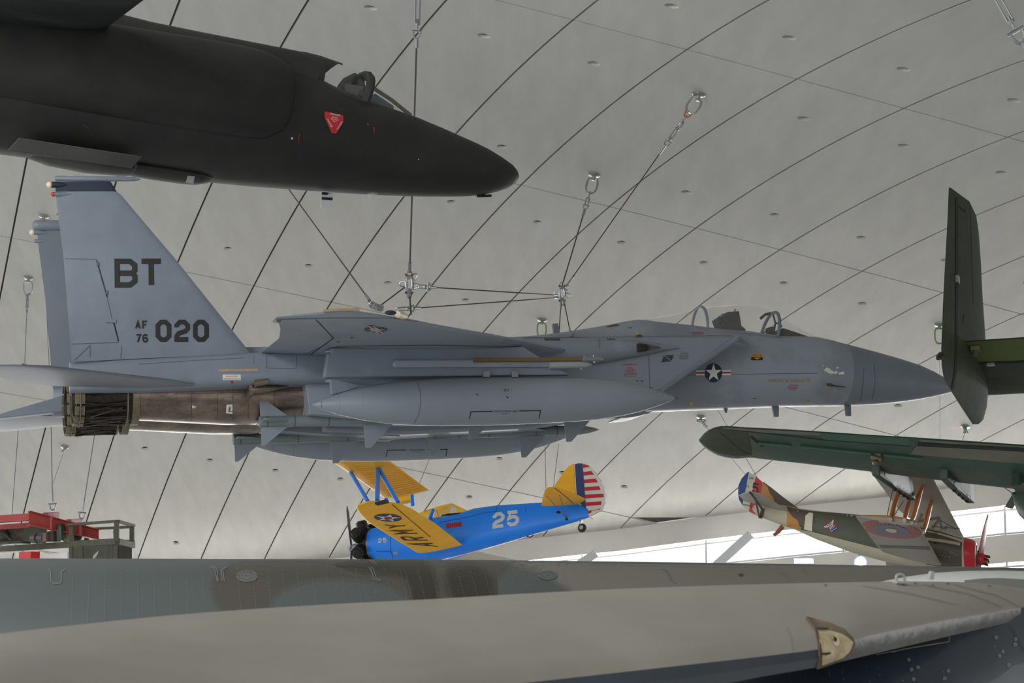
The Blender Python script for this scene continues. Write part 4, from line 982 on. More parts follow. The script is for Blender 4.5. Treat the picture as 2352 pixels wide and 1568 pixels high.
# cockpit cut-out coaming and screen
m = MB(); m.tube([BP(1016, 1184, -.05), BP(1040, 1183, -.2), BP(1074, 1180, -.2), BP(1080, 1175, .0), BP(1060, 1179, .2), BP(1030, 1181, .2)], .03, 6, closed=True); obj('cockpit_rim', m, dark, bip)
m = MB(); w = [BP(1020, 1178, -.22), BP(1036, 1160, -.18), BP(1036, 1160, .18), BP(1020, 1178, .22)]; m.prism(w, (.012, 0, 0)); m.prism([BP(1036, 1160, -.18), BP(1048, 1169, -.26), BP(1048, 1180, -.26), BP(1034, 1178, -.22)], (0, .01, 0)); obj('windscreen', m, glass_mat('screen', (230, 235, 235), .25), bip, False)
m = MB(); m.tube([BP(1020, 1178, -.22), BP(1036, 1160, -.18), BP(1048, 1169, -.26), BP(1048, 1180, -.26)], .012, 5); m.tube([BP(1036, 1160, -.18), BP(1036, 1160, .18), BP(1020, 1178, .22)], .012, 5); m.tube([BP(1036, 1160, -.18), BP(1034, 1178, -.22)], .012, 5); obj('windscreen_frame', m, white, bip)
# fin, rudder with stripes
def slab(fr, pts, y, th, nm, mm, par, bev=.01, label=None):
    m = MB(); m.prism([fr.Y(u, v, y - th/2) for u, v in pts], (0, th, 0)); return obj(nm, m, mm, par, False, bev, label=label)
slab(B, [(1276, 1116), (1284, 1104), (1297, 1085), (1308, 1072), (1320, 1066), (1324, 1132), (1334, 1160), (1310, 1158), (1284, 1152)], 0, .07, 'fin', yel, bip, label='yellow fin')
rud = [(1320, 1065.5), (1329, 1063.5), (1338, 1064), (1350, 1067.5), (1360, 1075), (1369, 1086), (1377, 1097), (1384, 1110), (1390, 1123), (1393, 1137), (1393, 1150), (1391, 1160), (1386, 1168), (1376, 1176), (1366, 1181), (1355, 1186), (1345, 1172), (1333, 1158), (1324, 1132)]
br = slab(B, rud, 0, .06, 'rudder', mat('white rudder fabric', (222, 218, 212), .5), bip); BRB = bvh_of(br)
paint('rudder_blue', B, BRB, [[(1320.5, 1066), (1329, 1064), (1338, 1064.4), (1341, 1100), (1344, 1140), (1347, 1173), (1345, 1171.5), (1333.5, 1157.5), (1324.5, 1132)]], mat('dark blue fabric', (44, 60, 112), .5), br, 12, .006, label='dark blue leading band')
def clipx(v):
    e = rud[2:16]; xs = []
    for (x0, y0), (x1, y1) in zip(e, e[1:]):
        if y0 <= v <= y1: return x0 + (x1 - x0)*(v - y0)/max(y1 - y0, 1e-6)
    return 1340
hinge = lambda v: 1338.4 + (v - 1064)*.081
pr = []
for k in range(7):
    v0 = 1065 + k*17.4; v1 = v0 + 8.5; pr.append([(hinge(v0), max(v0 + 1.2, 1066)), (clipx(max(v0 - 1.5, 1065)) - .5, max(v0 - 1.5, 1065.5)), (clipx(v0 + 3) - .5, v0 + 3), (clipx(v1 - 1.5) - .5, v1 - 1.5), (hinge(v1), v1 + 1.2)])
pr[-1] = [(1347, 1173.5), (1370, 1170), (1388, 1164.5), (1385, 1168.5), (1376, 1175.5), (1366, 1180.3), (1356, 1184.6)]
paint('rudder_stripes', B, BRB, pr, mat('flag red fabric', (196, 34, 46), .5), br, 12, .006, label='red horizontal stripes')
# tailplanes
zt = BP(1300, 1157, .25).z
def onz(fr, pts, z): return [fr.Z(u, v, z) for u, v in pts]
tl = onz(B, [(1243, 1160), (1248, 1138), (1252, 1124), (1259, 1119)], zt); tt = onz(B, [(1330, 1157), (1347, 1146), (1318, 1132), (1285, 1118.5)], zt)
bt = obj('tailplane', MB().wing(tl, tt, .06, (0, 0, 1), 10), yel, bip); BTB = bvh_of(bt)
cy = BP(1300, 1157, 0.).y
mir = lambda L, k=0: [Vector((p.x, -p.y, p.z + k*abs(p.y))) for p in L]
obj('tailplane', MB().wing(mir(tl, .25), mir(tt, .25), .06, (0, 0, 1), 10), yel, bip)
lines('elevator_hinge', B, BTB, [[(1270, 1117), (1300, 1140), (1317, 1156)]], 1.2, dark, bt)
# lower wings
zl = BP(1005, 1262, .45).z
ll = onz(B, [(956, 1267), (889, 1226), (841, 1195), (824, 1176), (819, 1167), (821, 1160)], zl); lt = onz(B, [(1062, 1251), (1000, 1202), (946, 1168), (918, 1156), (880, 1150.5), (850, 1150)], zl)
bw = obj('lower_wing', MB().wing(ll, lt, .10, (0, 0, 1), 12), yel, bip); BWB = bvh_of(bw)
yr = [p.y for p in ll]; print('LW y', [tuple(round(c, 2) for c in p) for p in ll])
obj('lower_wing', MB().wing(mir(ll, .10), mir(lt, .10), .10, (0, 0, 1), 12), mat('pale wing underside', (196, 190, 176), .5), bip)
# upper wings
zu2 = zl + 1.62; KU = .0
ul = onz(B, [(879, 1141), (830, 1105), (762, 1058), (745, 1046)], zu2); ut = onz(B, [(986, 1125.5), (940, 1092), (900, 1062), (870, 1040)], zu2)
print('UW y', [tuple(round(c, 2) for c in p) for p in ul + ut])
bu = obj('upper_wing', MB().wing(ul, ut, .10, (0, 0, 1), 12), yel, bip, label='yellow ribbed upper wing')
rb = MB()
for k in range(1, 16):
    t = k/16; a = ul[0].lerp(ul[2], t); b = ut[0].lerp(ut[2], t); rb.tube([a.lerp(b, .06) - Vector((0, 0, .04)), a.lerp(b, .35) - Vector((0, 0, .085)), a.lerp(b, .96) - Vector((0, 0, .012))], .006, 4)
rbo = obj('wing_ribs', rb, mat('pale rib tape', (214, 170, 70), .6), bu); rbo['kind'] = 'stuff'
# centre section and the far half, seen almost edge on
ml = mir(ul, KU); mt = mir(ut, KU)
obj('upper_wing', MB().wing([Vector((p.x, p.y, p.z)) for p in ml], mt, .09, (0, 0, 1), 12), yel, bip)
# struts
for a, b, w in (((806, 1085), (845, 1152), .055), ((868, 1076), (866.5, 1150), .06), ((871, 1077), (914, 1153), .055)):
    pa, pb = B.Z(a[0], a[1], zu2 - .04), B.Z(b[0], b[1], zl + .04); m = MB(); m.tube([pa, pb], w, 8); obj('wing_strut', m, blue, bip)
for a, b in (((946, 1130), (948, 1160)), ((886, 1140), (888, 1152)), ((996, 1170), (988, 1190))):
    m = MB(); m.tube([BP(a[0], a[1], .25), BP(b[0], b[1], .3)], .05, 8); obj('cabane_strut', m, blue, bip)
m = MB(); 
for a, b in (((898, 1140), (912, 1152)), ((925, 1138), (935, 1156)), ((935, 1138), (926, 1154)), ((975, 1175), (995, 1168)), ((1003, 1170), (1008, 1190))): m.tube([BP(a[0], a[1], .1), BP(b[0], b[1], .2)], .012, 5)
obj('bracing_wires', m, mat('brace grey', (150, 146, 132), .5), bip)
m = MB(); m.box(BP(930, 1142, .1), (.2, .12, .14)); obj('fuel_gauge', m, yel, bip, False)
# markings
wl = [(0, 0)]
dkb = mat('fabric insignia blue', (46, 58, 92), .55)
paint('roundel_disc', B, BWB, [disc(891, 1188, 32, 8.8, 28, .05)], dkb, bw, 10, .01); paint('roundel_star', B, BWB, [star(891, 1188, 31, .2, .28, .40)], whitep, bw, 10, .016, label='white five-pointed star'); paint('roundel_centre', B, BWB, [disc(891, 1188, 9.5, 3., 14)], redp, bw, 10, .022)
def block_aff(nm, fr, bvh, s, o, ea, eu, wd, gap, sw, m, par):
    polys = []; al = Vector(ea); ul_ = Vector(eu); k = 0
    for ch in s:
        for st in GLY[ch]:
            for q in ribbon([(k*(wd + gap) + x*wd, y) for x, y in st], sw):
                polys.append([(o[0] + al[0]*p.x + ul_[0]*(1 - p.y), o[1] + al[1]*p.x + ul_[1]*(1 - p.y)) for p in q])
        k += 1
    return paint(nm, fr, bvh, polys, m, par, 10, .012)
for k, (ch, o, al, up) in enumerate((('A', (1003, 1254), (-14, -9), (-53, -2)), ('R', (981, 1240), (-14, -9), (-50, -1)), ('M', (957, 1224), (-13, -9), (-46, 1)), ('Y', (934, 1210), (-12, -9), (-40, 2)))):
    block_aff('wing_lettering', B, BWB, ch, o, al, up, .8, 0, .16, black, bw)
lines('aileron_gap', B, BWB, [[(900, 1157), (915, 1170), (988, 1232)]], 1.4, mat('aileron gap', (96, 68, 20), .7), bw, .012)
m = MB(); m.box(B.cast(877, 1152, BWB, .02), (.16, .07, .03)); obj('tip_fitting', m, black, bw, False)
block('fuselage_number', B, BFB, '25', 1131.5, 1178, 28, 36, 5, 8, mat('white number', (206, 208, 206), .5), bip, uy=-.13, label='white number 25')
block('nose_number', B, BFB, '25', 869, 1236, 8.5, 11, 2, 2.2, mat('white number', (206, 208, 206), .5), bip, uy=-.1, label='small white number 25')
paint('red_louvres', B, BFB, [[(1024, 1203), (1060, 1198), (1060, 1208.5), (1024, 1213.5)]], redu, bip, label='red louvred panel')
lines('louvre_lines', B, BFB, [[(1029 + 5*k, 1202.3 - .7*k), (1029 + 5*k, 1212.8 - .7*k)] for k in range(7)], 1, mat('dark red', (120, 24, 30), .6), bip, .012)
lines('fuselage_seam', B, BFB, [[(1008, 1200), (1080, 1186), (1107, 1178), (1141, 1174), (1142, 1164)], [(1207, 1165), (1207, 1176)]], .9, mat('blue seam', (24, 66, 120), .5), bip); paint('access_hole', B, BFB, [disc(1283, 1176, 5.5, 3, 12)], dark, bip); paint('tow_fitting', B, BFB, [disc(1301.5, 1192, 3.5, 3, 10)], dark, bip)
paint('cowl_panel', B, BFB, [[(904, 1266), (914, 1266), (914, 1273), (904, 1273)]], mat('grey tab', (140, 150, 150), .5), bip); lines('cowl_seam', B, BFB, [[(897, 1206), (897, 1262), (904, 1285)], [(864, 1266), (898, 1265)]], 1.2, mat('blue seam', (24, 66, 120), .5), bip)
# engine
ec = (BP(848, 1216) + BP(848, 1284))/2; rr = (BP(848, 1216) - BP(848, 1284)).length/2
em = mat('black engine', (38, 38, 38), .5, .3, var=.4, scale=10)
m = MB(); m.rev(ec + Vector((-.16, 0, 0)), ec + Vector((.22, 0, 0)), [(0, .42), (.6, .40), (1, .22)], 20); en = obj('engine', m, em, bip)
for k in range(7):
    a = 2*math.pi*k/7 + .3; d = Vector((0, math.cos(a), math.sin(a))); p0 = ec + Vector((.08, 0, 0))
    m = MB(); m.tube([p0 + d*.3, p0 + d*.4, p0 + d*.62, p0 + d*.68], [.15, .16, .15, .10], 10)
    for j in range(5): m.rev(p0 + d*(.38 + .06*j), p0 + d*(.40 + .06*j), [(0, .18), (1, .18)], 10)
    m.tube([p0 + d*.66 + Vector((.1, 0, 0)), p0 + d*.3 + Vector((.22, 0, 0))], .025, 5)
    obj('cylinder', m, em, en)
m = MB(); m.rev(BP(858, 1250) , BP(862, 1250), [(0, rr*.97), (0, rr*1.0), (1, rr*1.0), (1, rr*.97)], 28, 0, False); obj('cowl_ring', m, mat('cowl ring metal', (150, 142, 124), .4, .6), bip)
hub = ec + Vector((.55, 0, 0)); m = MB(); m.rev(ec + Vector((.2, 0, 0)), hub + Vector((.12, 0, 0)), [(0, .10), (.5, .11), (.8, .09), (1, .03)], 14); m.tube([hub - Vector((0, .16, 0)), hub + Vector((0, .16, 0))], .05, 8); ph = obj('propeller_hub', m, steel, bip)
for k in (0, 1):
    d = Vector((0, .12, .99 if k == 0 else -.99)); L = 1.2
    m = MB(); m.loft([[hub + d*r + Vector((t*math.sin(.5), w, 0)) for t, w in ((tk, 0), (0, wd), (-tk, 0), (0, -wd))] for r, wd, tk in ((.08, .05, .05), (.3, .07, .04), (.7, .085, .03), (1.05, .07, .02), (L, .02, .01))]); obj('propeller_blade', m, mat('propeller dark', (60, 60, 60), .4, .4), ph)
# tail wheel, skids
m = MB(); c = BP(1337, 1212); wt = MB(); wt.rev(c - Vector((0, .05, 0)), c + Vector((0, .05, 0)), [(0, .05), (0, .085), (.2, .11), (.5, .118), (.8, .11), (1, .085), (1, .05)], 20); tw = obj('tail_wheel', wt, mat('tyre rubber', (50, 50, 50), .8), bip)
m = MB(); m.rev(c - Vector((0, .058, 0)), c + Vector((0, .058, 0)), [(0, .03), (0, .055), (1, .055), (1, .03)], 14); obj('wheel_hub', m, steel, tw)
m = MB(); m.tube([BP(1337, 1212, -.06), BP(1331, 1206, -.06), BP(1334, 1196, 0), BP(1318, 1193, 0)], .03, 6); m.tube([BP(1334, 1196), BP(1336, 1186)], .04, 6); obj('tail_wheel_fork', m, steel, bip)
m = MB(); m.tube([BP(1194, 1219, -.15), BP(1200, 1222, -.15), BP(1208, 1218, -.15)], .015, 5); obj('lifting_handle', m, dark, bip)
m = MB(); m.tube([BP(1210, 1231), BP(1218, 1234), BP(1226, 1228)], .015, 5); obj('tail_skid', m, dark, bip)
m = MB(); m.tube([BP(1333, 1164, -.05), BP(1349, 1180, -.05), BP(1361, 1192, -.05)], .014, 5); obj('rudder_cable', m, white, bip)
m = MB()
for a, b in (((1256, 1139), (1301, 1190)), ((1285, 1136), (1302, 1190))): m.tube([B.Z(a[0], a[1], zt - .03), BP(b[0], b[1], .1)], .01, 5)
obj('tail_bracing', m, thinw, bip)

# ================================================================ camouflaged biplane with striped rudder
S = ground_frame(1980, 1235, 38., math.radians(-19), math.radians(-14), math.radians(-10))
sp = thing('biplane', 'camouflaged biplane numbered 1 with red nose and blue, white and red rudder', 'biplane', S)
SP_ = lambda u, v, y=0.: S.Y(u, v, y)
oliv = mat('olive fabric', (88, 92, 74), .6, var=.08, scale=3); beige = mat('beige fabric', (190, 184, 160), .6, var=.06, scale=3); brn = mat('brown fabric', (92, 80, 68), .6, var=.08, scale=3)
orng = mat('ochre orange fabric', (192, 134, 68), .6, var=.06, scale=3); nosem = mat('brown grey cowling', (86, 80, 68), .5, var=.08, scale=4); cowlred = mat('red cowl paint', (196, 38, 44), .4)
mb = MB(); body(mb, S, [(1728, 1156, 1180, .03, 2), (1760, 1155, 1192, .09, 2), (1806, 1161, 1209, .16, 2.2), (1836, 1168, 1220, .2, 2.3), (1876, 1174, 1238, .26, 2.4), (1957, 1182, 1268, .36, 2.4), (2025, 1191, 1286, .41, 2.4), (2100, 1207, 1299, .44, 2.4), (2160, 1219, 1305, .46, 2.3), (2218, 1237, 1312, .46, 2.2)], 0, 30, 0, 1)
sf = obj('fuselage', mb, beige, sp); SFB = bvh_of(sf)
mb = MB(); body(mb, S, [(2217, 1236, 1312, .465, 2.2), (2232, 1240, 1313, .465, 2.2), (2241, 1244, 1312, .42, 2.2), (2244, 1250, 1308, .36, 2.2)], 0, 28); sc_ = obj('cowl', mb, cowlred, sp, label='red nose cowl')
mb = MB(); body(mb, S, [(2243, 1252, 1306, .34, 2.2), (2246, 1254, 1304, .33, 2.2)], 0, 24); obj('radiator', mb, mat('radiator dark', (56, 60, 66), .5, .4, var=.3, scale=12), sp)
paint('camouflage_olive', S, SFB, [[(1866, 1174), (1957, 1181), (2025, 1189), (2060, 1197), (2060, 1268), (2012, 1258), (1940, 1240), (1866, 1221)]], oliv, sp, 8, .006)
paint('camouflage_brown', S, SFB, [[(1806, 1163), (1836, 1170), (1878, 1176), (1868, 1221), (1838, 1216), (1832, 1194), (1822, 1188), (1812, 1176)]], brn, sp, 12, .008)
paint('camouflage_orange', S, SFB, [[(1808, 1172), (1812, 1176), (1822, 1189), (1832, 1194), (1840, 1215.5), (1807, 1208)]], orng, sp, 12, .009, label='ochre orange patch')
paint('nose_panel', S, SFB, [[(2058, 1199), (2100, 1209), (2160, 1221), (2216, 1239), (2216, 1300), (2160, 1300), (2130, 1296), (2105, 1280), (2058, 1270)]], nosem, sp, 12, .006, label='brown grey nose panels')
paint('number', S, SFB, [[(1850, 1185), (1859, 1177.5), (1868, 1179), (1866, 1210.5), (1866, 1219), (1847.5, 1215), (1848, 1207.5), (1855, 1209), (1857, 1189), (1850, 1192.5)]], mat('cream number', (220, 214, 192), .6), sp, 8, .016, label='cream number 1')
# hat-in-ring emblem
hr = [(1908 + 14*math.cos(a), 1206 + 19*math.sin(a)) for a in [2*math.pi*k/28 for k in range(29)]]
lines('emblem_ring', S, SFB, [hr], 1.3, redu, sp, .012)
paint('emblem_hat', S, SFB, [[(1892, 1210), (1897, 1206), (1905, 1203), (1911, 1197), (1914, 1193), (1915.5, 1197), (1913, 1204), (1906, 1209), (1897, 1212)], [(1903, 1207), (1914, 1203), (1920, 1211), (1910, 1221)]], whitep, sp, 8, .014, label='white hat emblem')
paint('emblem_stripes', S, SFB, [[(1904 + k*4, 1207.5 - k*1.6), (1906 + k*4, 1206.8 - k*1.6), (1911.5 + k*3.2, 1214.5 - k*2), (1909.8 + k*3.2, 1215.3 - k*2)] for k in range(3)], redu, sp, 8, .018)
paint('emblem_band', S, SFB, [[(1908, 1216), (1920, 1208.5), (1926, 1213), (1913, 1223)]], mat('emblem blue', (44, 64, 130), .5), sp, 8, .019); paint('emblem_stars', S, SFB, [star(1912.5, 1218.5, 1.8), star(1917, 1215.5, 1.8), star(1921, 1213, 1.8)], whitep, sp, 8, .024); lines('emblem_brim', S, SFB, [[(1896, 1208), (1904, 1206), (1911, 1201)]], 1.3, dark, sp, .018)
lines('panel_seam', S, SFB, [[(2060, 1240), (2216, 1252)], [(2150, 1219), (2150, 1300)]], .9, mat('brown seam', (60, 54, 46), .6), sp)
paint('cooling_holes', S, SFB, [disc(2148, 1246, 4, 2.6, 10), disc(2177, 1245, 3.5, 3, 10), disc(2185, 1247, 3.5, 3, 10), disc(2206, 1249, 3.5, 3, 10)], dark, sp, 8, .012)
paint('cooling_slots', S, SFB, [[(u, v), (u + 2.4, v + .4), (u + 2.4, v + 3), (u, v + 2.6)] for u, v in ((2181, 1266), (2186, 1268), (2191, 1270), (2196, 1271), (2158, 1272), (2164, 1273), (2170, 1275), (2180, 1277))], mat('slot pale', (150, 144, 130), .6), sp, 8, .012)
m = MB(); pth = [S.cast(u, v, SFB, .07) for u, v in ((2129, 1240), (2160, 1244), (2190, 1249), (2206, 1252))]; m.tube(pth, .032, 8); obj('exhaust_pipe', m, mat('pale exhaust', (176, 164, 144), .45), sp)
# fin, rudder, tailplane
sfin = slab(S, [(1752, 1105), (1770, 1118), (1800, 1142), (1836, 1168), (1806, 1163), (1778, 1158), (1742, 1150), (1746, 1135)], 0, .06, 'fin', brn, sp); SNB = bvh_of(sfin)
paint('camouflage_orange', S, SNB, [[(1752, 1107), (1763, 1118), (1768, 1132), (1776, 1142), (1780, 1155), (1744, 1147), (1747, 1133)]], orng, sfin, 10, .006, label='ochre orange patch')
rd = [(1718, 1082.5), (1727, 1087), (1736, 1093), (1751, 1106), (1747, 1133), (1742, 1152), (1736, 1182), (1722, 1176), (1711, 1167), (1703, 1158), (1697, 1147), (1695, 1132), (1696, 1114), (1703, 1098)]
srd = slab(S, rd, 0, .05, 'rudder', mat('white fabric', (206, 202, 186), .6), sp); SRB = bvh_of(srd)
paint('rudder_blue', S, SRB, [[(1718, 1083), (1720, 1084), (1716, 1105), (1712, 1126), (1708, 1145), (1705, 1159), (1697.5, 1147), (1695.5, 1132), (1696.5, 1114), (1703.5, 1098.5)]], mat('rudder blue', (48, 80, 142), .6), srd, 10, .006, label='blue trailing band'); paint('rudder_red', S, SRB, [[(1736, 1094), (1750.5, 1106.5), (1746.5, 1133), (1741.5, 1152), (1735.5, 1181), (1720, 1174), (1728, 1130)]], cowlred, srd, 10, .006, label='red leading band')
text('rudder_lettering', S, SRB, 'XIII', 1720, 1100, 5, black, srd, rot=.1, off=.012); text('rudder_lettering', S, SRB, '13', 1713, 1118.5, 5, black, srd, rot=.1, off=.012); block_aff('rudder_letter', S, SRB, '5', (1729, 1130), (14, 3), (2, -20), .8, 0, .18, black, srd)
text('rudder_lettering', S, SRB, 'HISPANO', 1705, 1160, 3.6, black, srd, rot=.16, off=.012); text('rudder_lettering', S, SRB, 'SUIZA', 1724, 1166, 3.6, dark, srd, rot=.16, off=.012)
zst = SP_(1780, 1168, -.1).z; gst = mat('grey fabric underside', (168, 164, 152), .6, var=.06, scale=2)
tl = onz(S, [(1810, 1173), (1779, 1152), (1745, 1133), (1722, 1128)], zst); tt = onz(S, [(1790, 1175), (1748, 1160), (1711, 1151), (1697, 1137)], zst)
obj('tailplane', MB().wing(tl, tt, .05, (0, 0, 1), 10), gst, sp); obj('tailplane', MB().wing(mir(tl), mir(tt), .05, (0, 0, 1), 10), gst, sp)
m = MB(); m.tube([S.Z(1722, 1130, zst - .02), S.Z(1736, 1147, zst - .1), SP_(1750, 1168, -.1)], .022, 6); m.tube([S.Z(1735, 1146, zst - .1), SP_(1744, 1188, -.1)], .022, 6); m.tube([SP_(1752, 1168, -.1), SP_(1747, 1190, -.1)], .035, 6); obj('tailplane_struts', m, mat('strut dark', (84, 80, 72), .5), sp)
m = MB(); m.tube([SP_(1798, 1208), SP_(1788, 1220), SP_(1777, 1229)], [.05, .045, .03], 8); obj('tail_skid', m, mat('varnished wood', (150, 88, 50), .45), sp)
# wings
zl = SP_(2085, 1278, -.42).z
lle = onz(S, [(2163, 1297), (2160, 1293), (2110, 1206), (2108, 1203)], zl); lte = onz(S, [(2030, 1268), (2016, 1256), (1966, 1187), (1966, 1184)], zl)
print('SL', [tuple(round(c, 2) for c in p) for p in lle + lte])
gwing = mat('doped grey underside', (150, 147, 134), .6, var=.06, scale=2)
sw = obj('lower_wing', MB().wing(lle, lte, .07, (0, 0, 1), 12), gwing, sp); SWB = bvh_of(sw)
obj('lower_wing', MB().wing(mir(lle), mir(lte), .07, (0, 0, 1), 12), gwing, sp)
m = MB(); e = [lle[2].lerp(lte[2], t) + Vector((0, 0, .035)) for t in (0, .1, .3, .5, .7, .9)]; m.tube(e, [.02, .05, .07, .075, .05, .02], 8); obj('wing_tip_edge', m, orng, sw, label='ochre wing tip edge')
paint('roundel_red', S, SWB, [disc(2047, 1215.5, 70, 18.5, 30, .14)], mat('faded red', (160, 92, 90), .6), sw, 10, .006); paint('roundel_blue', S, SWB, [disc(2048, 1216, 43, 12, 26, .14)], mat('faded blue', (108, 112, 128), .6), sw, 10, .010); paint('roundel_white', S, SWB, [disc(2047.5, 1216.5, 13.5, 4.5, 18, .14)], mat('faded cream', (200, 188, 160), .6), sw, 10, .014)
paint('painted_shade_band', S, SWB, [[(2010, 1251), (2080, 1253), (2134, 1255), (2137, 1262), (2080, 1259), (2015, 1257)]], mat('painted wing shade', (92, 94, 96), .6), sw, 10, .006)  # shading across the wing, painted on as a darker strip
zu3 = zl + 1.28
ule = onz(S, [(2216, 1238), (2195, 1198), (2143, 1097), (2100, 1015)], zu3); ute = onz(S, [(2118, 1213), (2066, 1172), (1998, 1081), (1950, 1010)], zu3)
print('SU', [tuple(round(c, 2) for c in p) for p in ule + ute])
su = obj('upper_wing', MB().wing(ule, ute, .07, (0, 0, 1), 12), gwing, sp)
strut_o = mat('orange strut', (206, 118, 44), .45); cap_m = mat('strut cap', (176, 170, 158), .4, .5)
for a, b in (((2065, 1123), (2046, 1190)), ((2088, 1149), (2078, 1193)), ((2118, 1114), (2095, 1198)), ((2139, 1151), (2122, 1220))):
    pa, pb = S.Z(a[0], a[1], zu3 - .03), S.Z(b[0], b[1], zl + .03)
    m = MB(); m.tube([pa, pa.lerp(pb, .15), pa.lerp(pb, .5), pa.lerp(pb, .85), pb], [.03, .045, .052, .045, .03], 8); st_ = obj('wing_strut', m, strut_o, sp, label='orange wing strut')
    for x in (-.03, .97): m = MB(); m.tube([pa.lerp(pb, x), pa.lerp(pb, x + .06)], .034, 8); obj('strut_cap', m, cap_m, st_)
m = MB()
for a, b in (((2112, 1196), (2160, 1188)), ((2108, 1202), (2118, 1180)), ((2142, 1213), (2158, 1192)), ((2158, 1190), (2164, 1216)), ((2176, 1209), (2168, 1216))): m.tube([SP_(a[0], a[1], -.25), SP_(b[0], b[1], -.25)], .028, 6)
obj('cabane_struts', m, mat('cabane grey', (118, 110, 96), .5), sp)
m = MB()
for a, b in (((2051, 1122), (2037, 1187)), ((2053, 1185), (2075, 1150)), ((2139, 1208), (2205, 1214)), ((2155, 1192), (2196, 1215))): m.tube([SP_(a[0], a[1], -1.), SP_(b[0], b[1], -1.)], .008, 5)
obj('rigging_wires', m, mat('strut dark', (84, 80, 72)), sp)
# propeller
hb = SP_(2250, 1283, 0.); m = MB(); m.rev(hb - Vector((.12, 0, 0)), hb + Vector((.16, 0, 0)), [(0, .11), (.6, .12), (.9, .08), (1, .02)], 16); shb = obj('propeller_hub', m, cowlred, sp)
tp_ = SP_(2269, 1181, .1); d = (tp_ - hb); 
for sg in (1, -1):
    m = MB(); m.loft([[hb + d*(sg*r) + Vector((tk*c + wd*.25*s, wd*s, 0)) for c, s in ((1, 0), (0, 1), (-1, 0), (0, -1))] for r, wd, tk in ((.06, .09, .06), (.3, .13, .045), (.6, .12, .03), (.9, .05, .02), (1.0, .008, .008))]); obj('propeller_blade', m, mat('dark red blade', (140, 34, 42), .35), shb)
m = MB()
for k in range(6): a = k*math.pi/3; m.tube([hb + Vector((.08, .09*math.cos(a), .09*math.sin(a))), hb + Vector((.18, .09*math.cos(a), .09*math.sin(a)))], .018, 6)
obj('hub_bolts', m, dark, shb)
# ================================================================ machinery hung from the roof at the lower left
olf = mat('olive drab steel', (84, 84, 70), .75, var=.15, scale=3, spec=.2); redg = mat('red oxide girder paint', (150, 52, 44), .55, var=.10, scale=2)
RF = Frame(at(150, 1240, 46), Vector((.92, -.38, 0)), Vector((.38, .92, 0)))
def R_(u, v, d): return RF.at(u, v, d)
def bar(mb, a, b, w, h):
    d = (b - a).normalized(); s = d.cross(Vector((0, 0, 1))).normalized(); z = s.cross(d)
    r = lambda p: [p + s*w + z*h, p - s*w + z*h, p - s*w - z*h, p + s*w - z*h]
    return mb.loft([r(a), r(b)])
def rpart(nm, mm, par, *bars, **k):
    m = MB()
    for b in bars: bar(m, *b)
    return obj(nm, m, mm, par, False, .006, **k)
gird = thing('lifting_girder', 'red steel girder frame hung by cables above olive machinery at lower left', 'girder', RF)
a0, a1 = (66, 1188.5, 46.), (226, 1228, 46.6)
m = MB(); tp = [R_(66, 1174, 46), R_(226, 1217, 46.6), R_(226, 1238.5, 46.6), R_(66, 1205, 46)]; nrm = Vector((0, .02, 0)); m.prism(tp, nrm); obj('girder_web', m, redg, gird, False)
rpart('top_flange', redg, gird, (R_(66, 1174, 46), R_(226, 1217, 46.6), .16, .012)); rpart('bottom_flange', redg, gird, (R_(66, 1205, 46), R_(226, 1238.5, 46.6), .16, .012))
rpart('cross_beam', redg, gird, (R_(-60, 1196, 47.5), R_(72, 1187, 46.1), .08, .085)); rpart('cross_beam', redg, gird, (R_(-60, 1215, 48.5), R_(74, 1205.5, 47), .08, .06))
rpart('cross_beam', redg, gird, (R_(104, 1186, 46.4), R_(131, 1183.5, 48), .06, .09)); rpart('cross_beam', redg, gird, (R_(158, 1199, 46.5), R_(183, 1197.5, 48), .06, .07))
rpart('stiffener', redg, gird, (R_(118, 1187, 45.9), R_(118, 1214, 45.9), .03, .03), label=None)
rpart('stiffener', redg, gird, (R_(185, 1206, 46.2), R_(185, 1229, 46.2), .03, .03))
rig = thing('engine_rig', 'olive steel frame carrying dark engine machinery beneath the red girder', 'machine frame', RF)
c_, l_, r_ = 44., 50., 46.5
rpart('front_rail', olf, rig, (R_(-60, 1265, 51.), R_(270, 1243, c_), .06, .072)); rpart('end_rail', olf, rig, (R_(270, 1243, c_), R_(306, 1252, r_), .05, .07))
rpart('top_rail', olf, rig, (R_(157, 1204.5, 46.), R_(270, 1196.5, c_), .05, .03)); rpart('top_end_rail', olf, rig, (R_(270, 1196.5, c_), R_(306, 1206.5, r_), .05, .03))
rpart('top_rail', olf, rig, (R_(178, 1216, 48), R_(304, 1209.5, r_), .05, .03)); rpart('rear_rail', olf, rig, (R_(160, 1243, 49), R_(306, 1243, r_ + .5), .05, .04))
for u, v0, v1, d in ((268, 1196, 1243, c_), (303, 1208, 1252, r_), (164, 1204, 1248, 46.), (199, 1214, 1245, 47.8), (262, 1212, 1240, 46)): rpart('post', olf, rig, (R_(u, v0, d), R_(u, v1, d), .05 if u != 262 else .015, .05 if u != 262 else .015))
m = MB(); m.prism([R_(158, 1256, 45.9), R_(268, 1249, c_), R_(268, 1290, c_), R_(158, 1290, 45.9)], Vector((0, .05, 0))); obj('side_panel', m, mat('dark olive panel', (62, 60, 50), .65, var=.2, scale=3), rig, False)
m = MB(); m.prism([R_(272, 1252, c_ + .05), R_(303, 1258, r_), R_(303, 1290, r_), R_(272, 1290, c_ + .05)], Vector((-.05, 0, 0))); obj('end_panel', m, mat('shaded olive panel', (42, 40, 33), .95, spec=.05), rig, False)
for u in (164, 187, 246, 258): rpart('panel_rib', olf, rig, (R_(u, 1255 - (u - 158)*.06, 45.4 - (u - 158)*.012), R_(u, 1288, 45.4 - (u - 158)*.012), .04, .03))
